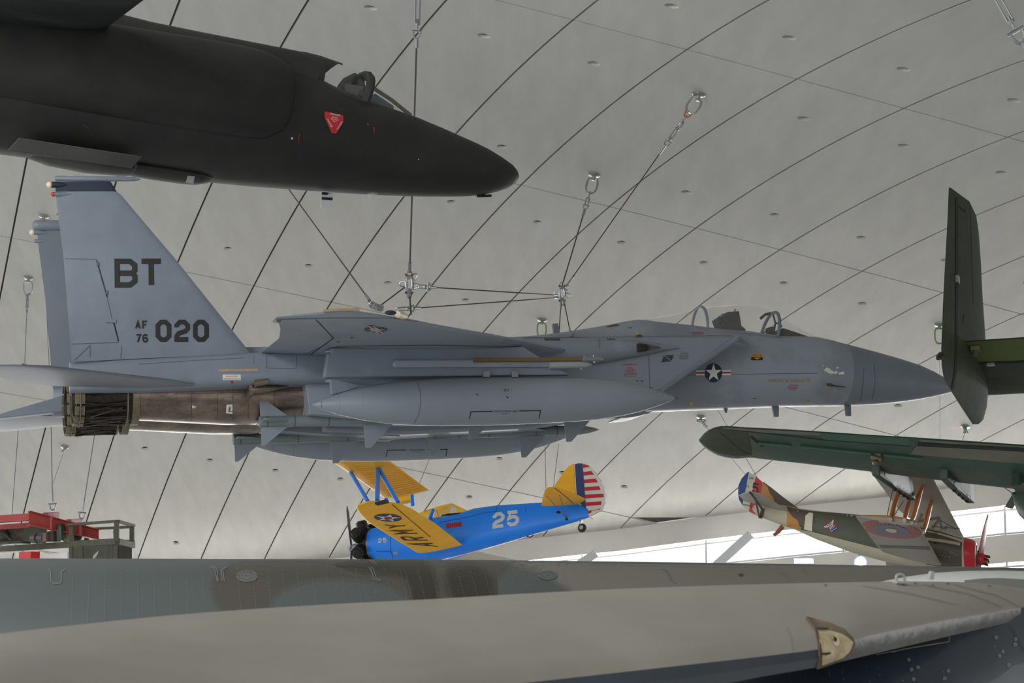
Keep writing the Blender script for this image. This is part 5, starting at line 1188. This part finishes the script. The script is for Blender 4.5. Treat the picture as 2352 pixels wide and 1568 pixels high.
m = MB(); m.prism([R_(214, 1276, 44.6), R_(222, 1268, 44.6), R_(226, 1264, 44.6), R_(225, 1271, 44.6), R_(219, 1280, 44.6), R_(213, 1284, 44.6)], Vector((0, .02, 0))); obj('bright_bracket', m, mat('bright bracket', (170, 166, 156), .6), rig, False)
drk = mat('dark engine iron', (52, 48, 40), .55, .3, var=.4, scale=6); camo_b = mat('rusty camouflage drum', (74, 66, 46), .6, var=.3, scale=5, rgb2=(50, 44, 34), thr=(.4, .6))
m = MB(); m.rev(R_(22, 1226, 48), R_(56, 1223, 48.5), [(0, .12), (.05, .2), (.5, .23), (.95, .2), (1, .1)], 18); obj('engine_drum', m, camo_b, rig)
m = MB(); m.rev(R_(-8, 1235, 48), R_(22, 1232, 48), [(0, .16), (.2, .2), (.8, .18), (1, .1)], 16); m.tube([R_(2, 1222, 47.6), R_(12, 1228, 47.5), R_(24, 1240, 47.5)], .05, 8); obj('gear_casing', m, drk, rig)
m = MB(); bar(m, R_(62, 1228, 47.8), R_(99, 1226, 47.5), .12, .17); obj('green_casing', m, mat('dull green casing', (70, 76, 60), .6, var=.2, scale=4), rig, False)
m = MB(); m.rev(R_(74, 1236, 46.8), R_(104, 1235, 46.6), [(0, .05), (.05, .12), (.4, .13), (.45, .09), (.55, .09), (.6, .13), (.95, .12), (1, .05)], 18); obj('silver_motor', m, mat('dull silver motor', (96, 92, 94), .4, .6), rig)
m = MB(); bar(m, R_(105, 1234, 46.6), R_(114, 1233.5, 46.5), .1, .1); obj('brown_box', m, mat('brown box', (110, 90, 78), .6), rig, False)
m = MB(); bar(m, R_(116, 1232, 46.6), R_(131, 1231, 46.5), .12, .12); obj('dark_box', m, drk, rig, False)
m = MB(); m.tube([R_(138, 1203, 46.2), R_(139, 1210, 46.2), R_(141, 1240, 46.2)], [.06, .1, .1], 12); obj('green_cylinder', m, mat('black green cylinder', (34, 48, 40), .4), rig)
m = MB(); m.rev(R_(150, 1232, 46.6), R_(160, 1231, 46.5), [(0, .1), (.3, .15), (1, .15)], 16); obj('cream_reel', m, mat('cream reel', (196, 180, 140), .6), rig)
m = MB(); m.rev(R_(168, 1232, 46.8), R_(181, 1231, 46.5), [(0, .08), (.2, .13), (.8, .13), (1, .08)], 16); obj('black_reel', m, drk, rig)
m = MB(); bar(m, R_(0, 1247, 47.5), R_(60, 1245, 47), .15, .03); obj('drip_tray', m, drk, rig, False)
m = MB(); bar(m, R_(54, 1277, 46), R_(81, 1276, 45.6), .12, .1); rb_ = obj('red_box', m, mat('bright red box', (186, 36, 44), .5), rig, False); m = MB(); m.rev(R_(67, 1276.5, 45.66), R_(67, 1276.5, 45.8), [(0, .04), (1, .04)], 12); obj('box_port', m, dark, rb_)
m = MB(); bar(m, R_(-40, 1283, 48), R_(26, 1287, 47), .03, .03); bar(m, R_(-40, 1270, 49), R_(53, 1266, 47), .03, .015); bar(m, R_(88, 1264, 46.5), R_(122, 1272, 46.5), .02, .02); obj('push_rods', m, mat('pale rods', (170, 168, 162), .5), rig, False)
m = MB(); bar(m, R_(106, 1284, 46.4), R_(157, 1280, 46.2), .04, .12); obj('white_panel', m, mat('white panel', (212, 212, 210), .6), rig, False)

# ================================================================ big camouflaged bomber: the back of its fuselage
def fus_axis(u):
    v = 1282 + max(0, u)*.0026 + max(0, u - 900)**1.45*.00042; d = 17.2 + u*.00098; return v, d
GF = Frame(at(1100, 1285, 18.3), at(2352, 1400, 19.6) - at(0, 1400, 17.2), Vector((0, 1, 0)))
gcam = mat('grey green bomber paint', (66, 71, 70), .4, var=.05, scale=.8)
gbr = mat('brown grey bomber paint', (78, 75, 70), .5, var=.05, scale=.8); gdk = mat('dark brown bomber paint', (56, 54, 48), .5, var=.05, scale=.8); gmid = mat('mid grey bomber paint', (76, 77, 73), .5, var=.05, scale=.8)
bom = thing('bomber', 'long camouflaged grey and brown bomber fuselage lying across behind the tan wing', 'bomber', GF)
rings = []; RB = 1.55
for u in [-900, -500] + list(range(-200, 2700, 80)) + [3000, 3500]:
    v, d = fus_axis(u); p = at(u, v, d); c = p - Vector((0, 0, RB)); c = GF.loc(c)
    rings.append([c + Vector((0, RB*math.cos(q), RB*math.sin(q))) for q in [2*math.pi*k/160 for k in range(160)]])
gb = obj('fuselage', MB().loft(rings), gcam, bom); GB = bvh_of(gb)
for u in (-300, 2700):
    v, d = fus_axis(u); c = at(u, v, d) - Vector((0, 0, 2*RB)); g0 = GF.loc(c + Vector((0, 0, .3))); g1 = GF.loc(Vector((c.x, c.y, .6)))
    lg = obj('landing_gear', MB().tube([g0, g1], .16, 12), steel, bom)
    for k in (-.35, .35): obj('wheel', MB().rev(g1 + Vector((0, k - .17, 0)), g1 + Vector((0, k + .17, 0)), [(0, .3), (0, .5), (.2, .6), (.8, .6), (1, .5), (1, .3)], 24), mat('tyre rubber', (50, 50, 50), .8), lg)
TOPV = lambda u: fus_axis(u)[0] + 1.5
def topline(u0, u1, n=8): return [(u0 + (u1 - u0)*k/n, TOPV(u0 + (u1 - u0)*k/n)) for k in range(n + 1)]
def spray(nm, poly, c0, c1, off, label, soft=7):
    mixc = lambda t: tuple(int(a + (b - a)*t) for a, b in zip(c0, c1))
    for k, t in ((soft, .25), (soft*.5, .5), (soft*.1, .75)): paint(nm + '_edge', GF, GB, [grow(poly, k)], mat('bomber blend %d %d %d' % mixc(t), mixc(t), .4, var=.05, scale=.8), bom, 14, off - .0004 - k*.00006)
    paint(nm, GF, GB, [grow(poly, -soft*.4)], mat('bomber paint %d %d %d' % c1, c1, .4, var=.05, scale=.8), bom, 14, off, label=label)
G0, G1, G2, G3 = (66, 71, 70), (62, 60, 54), (42, 40, 33), (98, 95, 87)
spray('camouflage_brown', topline(556, 1140, 10) + [(1170, 1300), (1140, 1330), (1090, 1345), (1040, 1375), (1000, 1400), (945, 1378), (900, 1345), (850, 1330), (800, 1326), (740, 1326), (690, 1334), (650, 1350), (625, 1372), (600, 1430), (520, 1430), (492, 1372), (486, 1350), (490, 1330), (510, 1310), (540, 1296)], G0, G1, .002, 'brown grey camouflage patch', 9)
spray('camouflage_dark', [(770, 1300), (830, 1290), (900, 1288), (975, 1290), (992, 1310), (1002, 1340), (1006, 1390), (950, 1390), (945, 1350), (930, 1328), (905, 1316), (860, 1312), (820, 1308)], G1, G2, .004, 'dark brown camouflage patch', 9)
spray('camouflage_dark', [(1028, 1322), (1035, 1308), (1060, 1302), (1090, 1303), (1110, 1312), (1128, 1330), (1136, 1390), (1050, 1390), (1030, 1350)], G1, G2, .004, 'dark brown camouflage patch', 14)
spray('camouflage_grey', topline(1140, 3300, 30) + [(3300, 1440), (1400, 1420), (1330, 1366), (1280, 1335), (1230, 1308), (1180, 1296)], G0, G3, .002, 'warm grey rear camouflage', 10)
rv = mat('rivet line', (96, 102, 100), .5)
fr_u = list(range(168, 470, 37)) + list(range(545, 920, 34)) + list(range(930, 1330, 30))
pl = []
for u in fr_u:
    k = (u - 300)*.016
    for j in range(26):
        v = 1309 + j*5.2; pl.append([(u + k*(j - 0)*.12 - .5, v), (u + k*j*.12 + .7, v), (u + k*j*.12 + .7, v + 2.2), (u + k*j*.12 - .5, v + 2.2)])
ro = paint('rivet_rows', GF, GB, pl, rv, bom, 60, .006); ro['kind'] = 'stuff'
br_l = [[(482, 1303), (493, 1308), (499, 1337)], [(488, 1302), (498, 1307), (501, 1336)], [(520, 1303), (512, 1310), (515, 1336)], [(516, 1303), (509, 1309), (510, 1336)], [(110, 1308), (116, 1314), (117, 1336), (122, 1341), (137, 1341), (141, 1336), (141, 1314), (150, 1308)], [(840, 1283), (862, 1298)], [(846, 1282), (866, 1297)], [(846, 1304), (853, 1310), (858, 1330), (872, 1336)], [(852, 1303), (858, 1309), (864, 1329), (876, 1334)], [(1519, 1307), (1530, 1312), (1540, 1334), (1554, 1340)], [(1524, 1307), (1534, 1312), (1545, 1332)], [(1793, 1312), (1806, 1325), (1817, 1338)], [(1841, 1305), (1853, 1318)]]
for bl in br_l: lines('stringer_bracket', GF, GB, [bl], 1.4, rv, bom, .008)
for cx, cy, rx, ry in ((567, 1324.5, 24, 12.5), (1259, 1322, 21, 10)):
    pl = [disc(cx + rx*s*math.cos(a), cy + ry*s*math.sin(a), .9, .8, 6) for s, n in ((1., 34), (.82, 28), (.64, 22), (.46, 16)) for a in [2*math.pi*k/n for k in range(n)]]
    ao = paint('access_panel_bolts', GF, GB, pl, rv, bom, 60, .008); ao['kind'] = 'stuff'
    ap_ = paint('access_panel', GF, GB, [disc(cx, cy, rx, ry, 28)], gbr if cx < 900 else gmid, bom, 12, .005); lines('access_panel_rim', GF, GB, [disc(cx, cy, rx, ry, 28) + [(cx + rx, cy)], disc(cx, cy, rx*.33, ry*.36, 16) + [(cx + rx*.33, cy)]], 1.2, rv, ap_, .008)
paint('small_fitting', GF, GB, [disc(1702, 1321, 6, 3.4, 12)], gdk, bom, 12, .006)

# ================================================================ tan wing in front
tan = mat('tan grey wing paint', (138, 133, 123), .32, var=.05, scale=1.2, rgb2=(128, 123, 113), thr=(.35, .65))
nvy = mat('dark navy paint', (38, 46, 56), .4, var=.15, scale=2.2, coat=.2)
tape = mat('brushed metal leading edge', (116, 113, 110), .32, .85, bump=.5, bscale=9, var=.15, scale=5)
TF = Frame(at(1300, 1440, 9.), Vector((.93, .36, .0)), Vector((-.36, .93, 0)))
nav = thing('naval_bomber', 'tan topped wing with bare metal leading edge and dark navy fuselage across the foreground', 'bomber', TF)
CR = [(-260, 1492, 6.7), (0, 1455, 7.0), (200, 1432, 7.3), (400, 1412, 7.6), (600, 1397, 7.9), (800, 1385, 8.2), (1000, 1375, 8.5), (1200, 1363, 8.85), (1400, 1353, 9.2), (1600, 1345.5, 9.55), (1750, 1341, 9.9), (1880, 1338, 10.2), (1960, 1336.5, 10.4), (2050, 1335, 10.7), (2140, 1335, 11.), (2220, 1337, 11.3), (2290, 1342, 11.6), (2352, 1352, 11.9), (2420, 1368, 12.2), (2520, 1390, 12.6)]
def edge_v(u):      # lower limit of the tan skin
    L = [(-260, 1732), (0, 1704), (1223, 1566), (1752, 1507), (1876, 1492), (1900, 1483), (1964, 1466), (2084, 1441), (2193, 1420), (2288, 1407), (2352, 1397), (2520, 1380)]
    for (a, x), (b, y) in zip(L, L[1:]):
        if u <= b: return x + (y - x)*(u - a)/(b - a)
    return L[-1][1]
def edge_b(u):      # lower limit of the leading edge
    L = [(-260, 1895), (0, 1860), (1677, 1568), (1752, 1553), (1877, 1532), (1982, 1507), (2173, 1462), (2313, 1430), (2352, 1417), (2520, 1390)]
    for (a, x), (b, y) in zip(L, L[1:]):
        if u <= b: return x + (y - x)*(u - a)/(b - a)
    return L[-1][1]
def sect(u, vc, dc):
    ve, vb = edge_v(u), edge_b(u); ch = 1.55*min(1, max(.35, (ve - vc)/130)); pts = []
    for s in (-.5, -.25, 0, .12, .28, .5, .75, .92, 1.):
        if s < 0: p = TF.at(u, vc, dc - s*2.2) + Vector((0, 0, -.30*(s*2)**2*.8)); pts.append(p); continue
        v = vc + (ve - vc)*s; d = dc - ch*(1 - (1 - s)**1.7)
        pts.append(TF.at(u, v, d))
    dl = dc - ch
    nose_ = [TF.at(u, ve + (vb - ve)*.5, dl - .02), TF.at(u, vb, dl + .05)]
    und = [TF.at(u, vb - (vb - ve)*.2, dl + .5), TF.at(u, vb - (vb - ve)*.3, dl + 1.2), TF.at(u, vc + 40, dc + 1.1)]
    return pts, nose_, und
m = MB(); skin = []; nn = []; uu = []
for u, vc, dc in [tuple(p) for p in crom(CR, 3)]:
    a, b, c = sect(u, vc, dc); skin.append(a + [b[0]*1.0]); nn.append((u, [a[-1]] + b)); uu.append([b[-1]] + c + [a[0]])
m = MB().loft([s[:-1] for s in skin], False, False); tw_ = obj('wing_skin', m, tan, nav, angle=60)
m = MB().loft([r for u, r in nn if u < 1880.5], False, False); obj('leading_edge', m, nvy, nav, label='dark navy leading edge')
m = MB().loft([r for u, r in nn if u > 1879.5], False, False); obj('leading_edge', m, tape, nav, label='bare metal leading edge')
m = MB().loft(uu, False, False); obj('wing_underside', m, nvy, nav)
TWB = bvh_of(*[o for o in nav.children])
# landing light opening in the leading edge
hole = [(1854, 1421), (1872, 1443), (1880, 1481), (1881, 1507), (1877, 1531), (1905, 1521), (1931, 1512), (1951, 1494), (1960, 1479), (1956, 1468), (1936, 1448), (1905, 1435), (1880, 1429)]
crm = mat('cream primer recess', (172, 158, 126), .6, rgb2=(136, 118, 88), thr=(.4, .65), scale=9)
lh = paint('landing_light_recess', TF, TWB, [hole], mat('recess shadow brown', (96, 82, 62), .7), nav, 8, .006, label='landing light opening in the leading edge')
paint('recess_liner', TF, TWB, [[(1877, 1451), (1892, 1449), (1915, 1455), (1938, 1463), (1955, 1475), (1950, 1491), (1932, 1507), (1905, 1517), (1884, 1524), (1884, 1500), (1888, 1480)]], crm, lh, 8, .012, label='cream recess liner')
paint('liner_seat', TF, TWB, [disc(1915, 1475, 7.5, 9.5, 16)], mat('pale liner', (186, 176, 152), .5), lh, 8, .016); paint('liner_bolt_hole', TF, TWB, [disc(1912, 1473, 4, 5, 14)], dark, lh, 8, .02); paint('liner_slot', TF, TWB, [[(1882, 1501), (1901, 1499), (1901, 1503), (1892, 1506), (1882, 1505)], [(1873, 1449), (1901, 1449), (1902, 1453), (1874, 1453)]], dark, lh, 8, .018)
m = MB(); m.tube([TF.cast(u, v, TWB, .004) for u, v in hole], .008, 6, closed=True); obj('opening_rim', m, mat('worn brown rim', (78, 66, 50), .6), lh)
for sg in ([(1808, 1440), (1818, 1468), (1822, 1496)], [(1980, 1346), (2080, 1362), (2200, 1390)], [(2120, 1343), (2230, 1366), (2300, 1395)], [(2190, 1343), (2290, 1368), (2340, 1394)]): lines('wing_seam', TF, TWB, [sg], 1.0, mat('tan seam', (112, 107, 98), .6), nav, .004)
paint('skin_chips', TF, TWB, [disc(u, v, 3.4, 1.4, 8) for u, v in ((1896, 1345), (2074, 1344), (2102, 1341), (2176, 1341), (2143, 1345), (2272, 1346))], mat('chip brown', (88, 78, 62), .6), nav, 20, .005)
# dark navy fuselage side below the wing
rings = []
for u, vt, vb, d, bulge in ((1480, 1602, 1700, 10.3, .1), (1620, 1572, 1740, 10.1, .3), (1750, 1548, 1780, 9.95, .45), (1900, 1515, 1810, 9.9, .55), (2050, 1470, 1840, 10.0, .6), (2200, 1430, 1850, 10.4, .6), (2330, 1398, 1850, 11., .6), (2480, 1372, 1850, 11.8, .6)):
    pts = []
    for k in range(12):
        t = k/11; pts.append(TF.at(u, vt + (vb - vt)*t, d + .5 - bulge*math.sin(math.pi*min(1, .15 + t*.7))))
    rings.append(pts)
m = MB().loft(rings, False, False); m.loft([[p + Vector((0, .25, 0)) for p in r] for r in rings], False, False); nf_ = obj('fuselage_side', m, nvy, nav, angle=60); NFB = bvh_of(nf_)
scr = mat('screw ring', (150, 152, 148), .5)
pl = []
for u, v in ((2086, 1516), (2107, 1533), (2092, 1538), (2177, 1541), (2168, 1558), (2302, 1496), (2294, 1506), (2315, 1527), (2286, 1464), (2331, 1468), (2097, 1560), (2330, 1480)): pl += ribbon(disc(u, v, 2.6, 3.0, 10) + [(u + 2.6, v)], 1.1)
so = paint('screw_rings', TF, NFB, pl, scr, nav, 20, .006); so['kind'] = 'stuff'
pl = [disc(u, v, 1., 1., 6) for u, v in ((1990, 1533), (2017, 1534), (2021, 1550), (1935, 1541), (1935, 1547), (1905, 1541), (1905, 1548), (1905, 1554), (1938, 1560), (1815, 1549), (1850, 1556), (2165, 1543), (2283, 1484), (1997, 1566), (2072, 1563))]
so = paint('rivets', TF, NFB, pl, scr, nav, 20, .006); so['kind'] = 'stuff'
paint('slot', TF, NFB, [[(2014, 1506), (2177, 1464), (2177, 1475), (2062, 1498), (2012, 1507)]], dark, nav, 20, .008); lines('slot_edge', TF, NFB, [[(2012, 1507), (2050, 1500), (2064, 1495), (2176, 1476), (2178, 1464)]], 1.3, scr, nav, .012); lines('fuselage_seam', TF, NFB, [[(2318, 1435), (2338, 1470), (2352, 1496)]], 1.2, black, nav)
# lifting eye on the crest and the pale cabin roof behind
m = MB(); c = TF.at(2068, 1329, 10.65); oval(m, c, Vector((0, 0, 1)), Vector((1, 0, 0)), .050, .052, .008, 20); m.box(TF.at(2068, 1337, 10.65), (.035, .03, .006)); obj('lifting_eye', m, mat('painted grey steel', (140, 146, 140), .5), nav)
mb = MB(); rings = []
for u, vt, hw in ((2010, 1338, .1), (2040, 1332, .2), (2084, 1323.5, .3), (2145, 1315, .4), (2220, 1310.5, .45), (2300, 1309.5, .5), (2400, 1313, .5), (2520, 1322, .5)):
    p = TF.at(u, vt, 13.2); rings.append([p + Vector((0, y*hw*2.2, -.34*abs(y)**2.2)) for y in (-1, -.75, -.5, -.25, 0, .25, .5, .75, 1)] + [p + Vector((0, y*hw*2.2, -.6)) for y in (1, 0, -1)])
obj('cabin_roof', MB().loft(rings), mat('pale grey roof paint', (168, 170, 166), .5, var=.06, scale=5, stretch=(1, 6, 1)), nav, label='pale grey cabin roof')
m = MB(); m.prism([TF.at(2135, 1330, 11.6), TF.at(2140, 1311, 11.6), TF.at(2146, 1311, 11.6), TF.at(2146, 1330, 11.6)], Vector((0, .03, 0))); obj('roof_bracket', m, mat('painted grey steel', (140, 146, 140)), nav, False)
rings = []
for u, vt, vb in ((2215, 1332, 1345), (2260, 1327.5, 1350), (2300, 1327, 1356), (2352, 1330, 1368), (2450, 1338, 1395), (2520, 1345, 1400)):
    rings.append([TF.at(u, vt, 12.6), TF.at(u, vt + (vb - vt)*.3, 12.3), TF.at(u, vb, 12.2), TF.at(u, vb, 12.6)])
obj('wing_root_fillet', MB().loft(rings), mat('grey green fillet', (104, 106, 100), .5), nav, label='dark grey wing root fillet')

# ================================================================ lamp below the far beam
lt = thing('spotlight', 'small glaring spotlight beyond the bomber fuselage, below the camouflaged biplane', 'lamp', None, None, at(1977, 1291, 50))
m = MB(); m.sphere((0, 0, 0), .085, 14); obj('lamp_bulb', m, mat('lamp glow', (238, 236, 255), .4, emit=28), lt, label='glowing white bulb')
m = MB(); m.rev((0, .02, 0), (0, .3, 0), [(0, .14), (0, .17), (.7, .12), (1, .05)], 16); m.tube([(0, .2, 0), (0, .2, .35)], .02, 6); obj('lamp_housing', m, dgrey, lt)
lb = thing('luminaire', 'small oblong lit luminaire under the far edge beam, left of the spotlight', 'lamp', None, None, at(1847, 1289, 57))
m = MB(); m.box((0, 0, 0), (.26, .05, .055)); obj('diffuser', m, mat('lit diffuser', (240, 240, 236), .4, emit=1.2), lb, False); m = MB(); m.box((0, .08, .02), (.28, .04, .075)); obj('casing', m, white, lb, False)
# ================================================================ slings and hanging cables
J = lambda u, v, d: at(u, v, d)
Fw = F.mat()
def Fy(u, v, y): return Fw @ F.Y(u, v, y)
N2 = Fy(1292, 672, 0.); N1 = Fy(940, 652, -5.4); N3 = Fy(868, 704, -6.3)
a = anchor(1605, 215, 'ceiling anchor with orange shackle, upper right of the two above the grey fighter', tip=N2)
cable(a, Fy(1297, 662, 0.), 'slanting cable from the orange shackled anchor down to the fighter sling', .011, None, (('orange', .0, .14), ('chain', .14, .42), ('turnbuckle', .42, .82), ('shackle', .82, .95), ('ferrule', .95, 1.2), ('ferrule', -.42, -.08)))
a = anchor(1365, 400, 'ceiling anchor on the middle panel, lower left of the orange shackled one', tip=N2)
cable(a, Fy(1290, 660, 0.), 'dark cable from the plain anchor down to the fighter sling ring', .014, None, (('chain', .0, .3), ('shackle', .3, .42), ('ferrule', .42, .58)))
cable(J(962, -70, 30.), Fy(941, 628, -5.4), 'upright cable passing behind the black nose to the fighter wing', .014, None, (('turnbuckle', .3, .95), ('shackle', .95, 1.1), ('ferrule', 1.1, 1.25), ('ferrule', -.2, -.02)))
cable(Fy(940, 665, -5.4), Fw @ (F.Z(944, 722, 1.06)), 'short upright cable from the sling ring to the wing leading edge', .014, None, (('ferrule', .0, .2),))
cable(Fy(950, 657, -5.3), Fy(1284, 678, 0.), 'upper of two level cables linking the slings above the fighter', .011, None, (('turnbuckle', .1, .55), ('shackle', .55, .7), ('ferrule', .7, .9), ('ferrule', -.3, -.1)))
cable(Fy(1283, 683, 0.), Fy(893, 712, -6.2), 'lower of two level cables running to the fighter wing tip', .011, None, (('ferrule', .05, .3), ('shackle', -1.0, -.88), ('turnbuckle', -.88, -.2), ('ferrule', -1.25, -1.0)))
h, _ = roofhit(590, 318); h = h - Vector((0, .1, .15))
cable(h, Fy(852, 694, -6.3), 'slanting cable from behind the black plane to the wing tip chain', .012, None, (('ferrule', -.35, -.1),))
cable(Fy(929, 660, -5.4), Fy(873, 702, -6.3), 'short brown cable from sling ring to wing tip chain', .011)
tc = thing('sling_chain', 'bright short chain resting on the fighter wing tip', 'chain', None, None, Fy(865, 703, -6.3))
m = MB(); p0 = Vector((0, 0, 0))
qs = [Fy(850, 697, -6.3) - tc.location, Fy(858, 702, -6.3) - tc.location, Fy(866, 706, -6.3) - tc.location, Fy(874, 707, -6.3) - tc.location]
for i in range(3):
    for k in range(2):
        m = MB(); d = (qs[i + 1] - qs[i]).normalized(); s1 = d.cross(Vector((0, 1, .2))).normalized(); s2 = d.cross(s1); oval(m, qs[i].lerp(qs[i + 1], .25 + .5*k), d, s1 if k else s2, .11, .085, .017, 14); obj('chain_link', m, steel, tc)
for nm, pt, hh, lab in (('sling_ring', Fy(940, 652, -5.4), .5, 'cluster of shackles on the upright cable above the wing leading edge'), ('sling_ring', Fy(1291, 674, 0.), .45, 'cluster of shackles above the fighter spine where slanting cables meet')):
    t = thing(nm, lab, 'shackle', None, None, pt)
    z = Vector((0, 0, 1)); x = Vector((1, 0, 0))
    m = MB(); oval(m, Vector((0, 0, 0)), z, x, .21, .10, .022, 18); obj('ring', m, steel, t)
    for c, d in ((Vector((0, 0, .17)), z), (Vector((0, 0, -.17)), -z), (Vector((-.1, 0, 0)), -x), (Vector((.1, .02, -.03)), x), (Vector((.08, 0, .12)), (z + x).normalized())):
        m = MB(); shackle(m, c, d, .042); obj('shackle', m, steel, t)
    m = MB()
    for c in (Vector((-.05, -.0, .15)), Vector((.05, -.0, .15)), Vector((-.05, -.0, -.15)), Vector((.05, -.0, -.15))): m.rev(c, c + Vector((0, -.05, 0)), [(0, .022), (1, .022)], 6)
    obj('bolts', m, mat('rusty bolt', (96, 62, 54), .6, .4), t)
cable(Fy(1289, 686, -.05), Fw @ (F.Y(1284, 768, .3)), 'left of two short cables dropping to the fighter spine', .011, None, (('ferrule', .04, .2),))
cable(Fy(1294, 686, -.1), Fw @ (F.Y(1312, 773, -.75)), 'right of two short cables dropping to the fighter spine', .011, None, (('ferrule', .04, .18), ('socket', -.22, 0)))
# left side
a = anchor(66, 637, 'ceiling anchor at left edge with long shiny rod below it', tip=None)
cable(a, J(56, 850, 45), 'thin cable with long turnbuckle hanging beside the grey tail fins', .012, steel, (('shackle', .0, .12), ('ferrule', .12, .25), ('turnbuckle', .25, 1.0), ('ferrule', 1.1, 1.3)))
a = anchor(101, 495, 'ceiling anchor peeping out above the pod of the far tail fin', tip=None)
cable(a, J(113, 840, 46), 'thin wire passing down behind the far tail fin', .008, thinw)
a = anchor(149, 1025, 'ceiling anchor low at left below the jet nozzles', tip=J(139, 1050, 56))
cable(a, J(122, 1110, 53), 'thin slack wire from the low left anchor', .006, thinw, (('ferrule', .05, .2),))
for p, q, r, lab, ft in (((117, 960, 47.5), (121, 1172, 47.), .012, 'wire above the middle of the red girder at lower left', (('ferrule', -.42, -.2), ('shackle', -.2, -.02))), ((224, 955, 47.5), (187, 1192, 47.), .012, 'slanting wire to the right end of the red girder', (('ferrule', -.42, -.2), ('shackle', -.2, -.02))), ((44, 960, 49), (26, 1203, 48.5), .010, 'wire above the dark engine drum at far left', (('ferrule', -.3, -.05),))):
    cable(J(*p), J(*q), lab, r, thinw, ft, 'hanging wires')
# right and middle
a = anchor(1245, 733, 'green ceiling anchor above the fighter spine aerial', True); cable(a, J(1247, 790, 50), 'short chain from the green anchor above the fighter spine', .008, thinw, (('chain', .05, .9),))
a = anchor(1610, 956, 'green ceiling anchor just under the fighter belly', True, 1., J(1628, 985, 52)); cable(a, J(1727, 1108, 46), 'thin wire from green anchor to the striped biplane rudder', .006, thinw, (('chain', .05, .9),), 'hanging wires')
a = anchor(2158, 745, 'green ceiling anchor left of the tall green fin', True); cable(a, J(2159, 1012, 47), 'thin wire hanging down left of the tall green fin', .006, thinw, (('turnbuckle', .1, 1.2),), 'hanging wires')
a = anchor(2218, 978, 'green ceiling anchor below the foot of the green fin', True, 1., J(2212, 1005, 48)); cable(a, J(2203, 1040, 47), 'short dark chain above the green wing', .008, thinw, (('chain', .03, .8),), 'hanging wires')
cable(J(1648, 940, 51), J(1745, 1106, 45), 'long thin wire slanting behind the green wing tip', .006, thinw, (), 'hanging wires')
for p, q, lab in (((1252, 1020, 56), (1254, 1120, 53), 'left wire above the tail of the blue biplane'), ((1283, 1020, 56), (1271, 1120, 53), 'right wire above the tail of the blue biplane'), ((988, 1050, 57), (964, 1108, 54), 'wire above the upper wing of the blue biplane')):
    cable(J(*p), J(*q), lab, .008, thinw, (), 'hanging wires')
cable(J(2270, -40, 21), J(2390, 172, 21.), 'heavy slanting cable with shackle in the top right corner', .013, steel, (('turnbuckle', .02, .56), ('shackle', .56, .74), ('ferrule', .74, .98)))
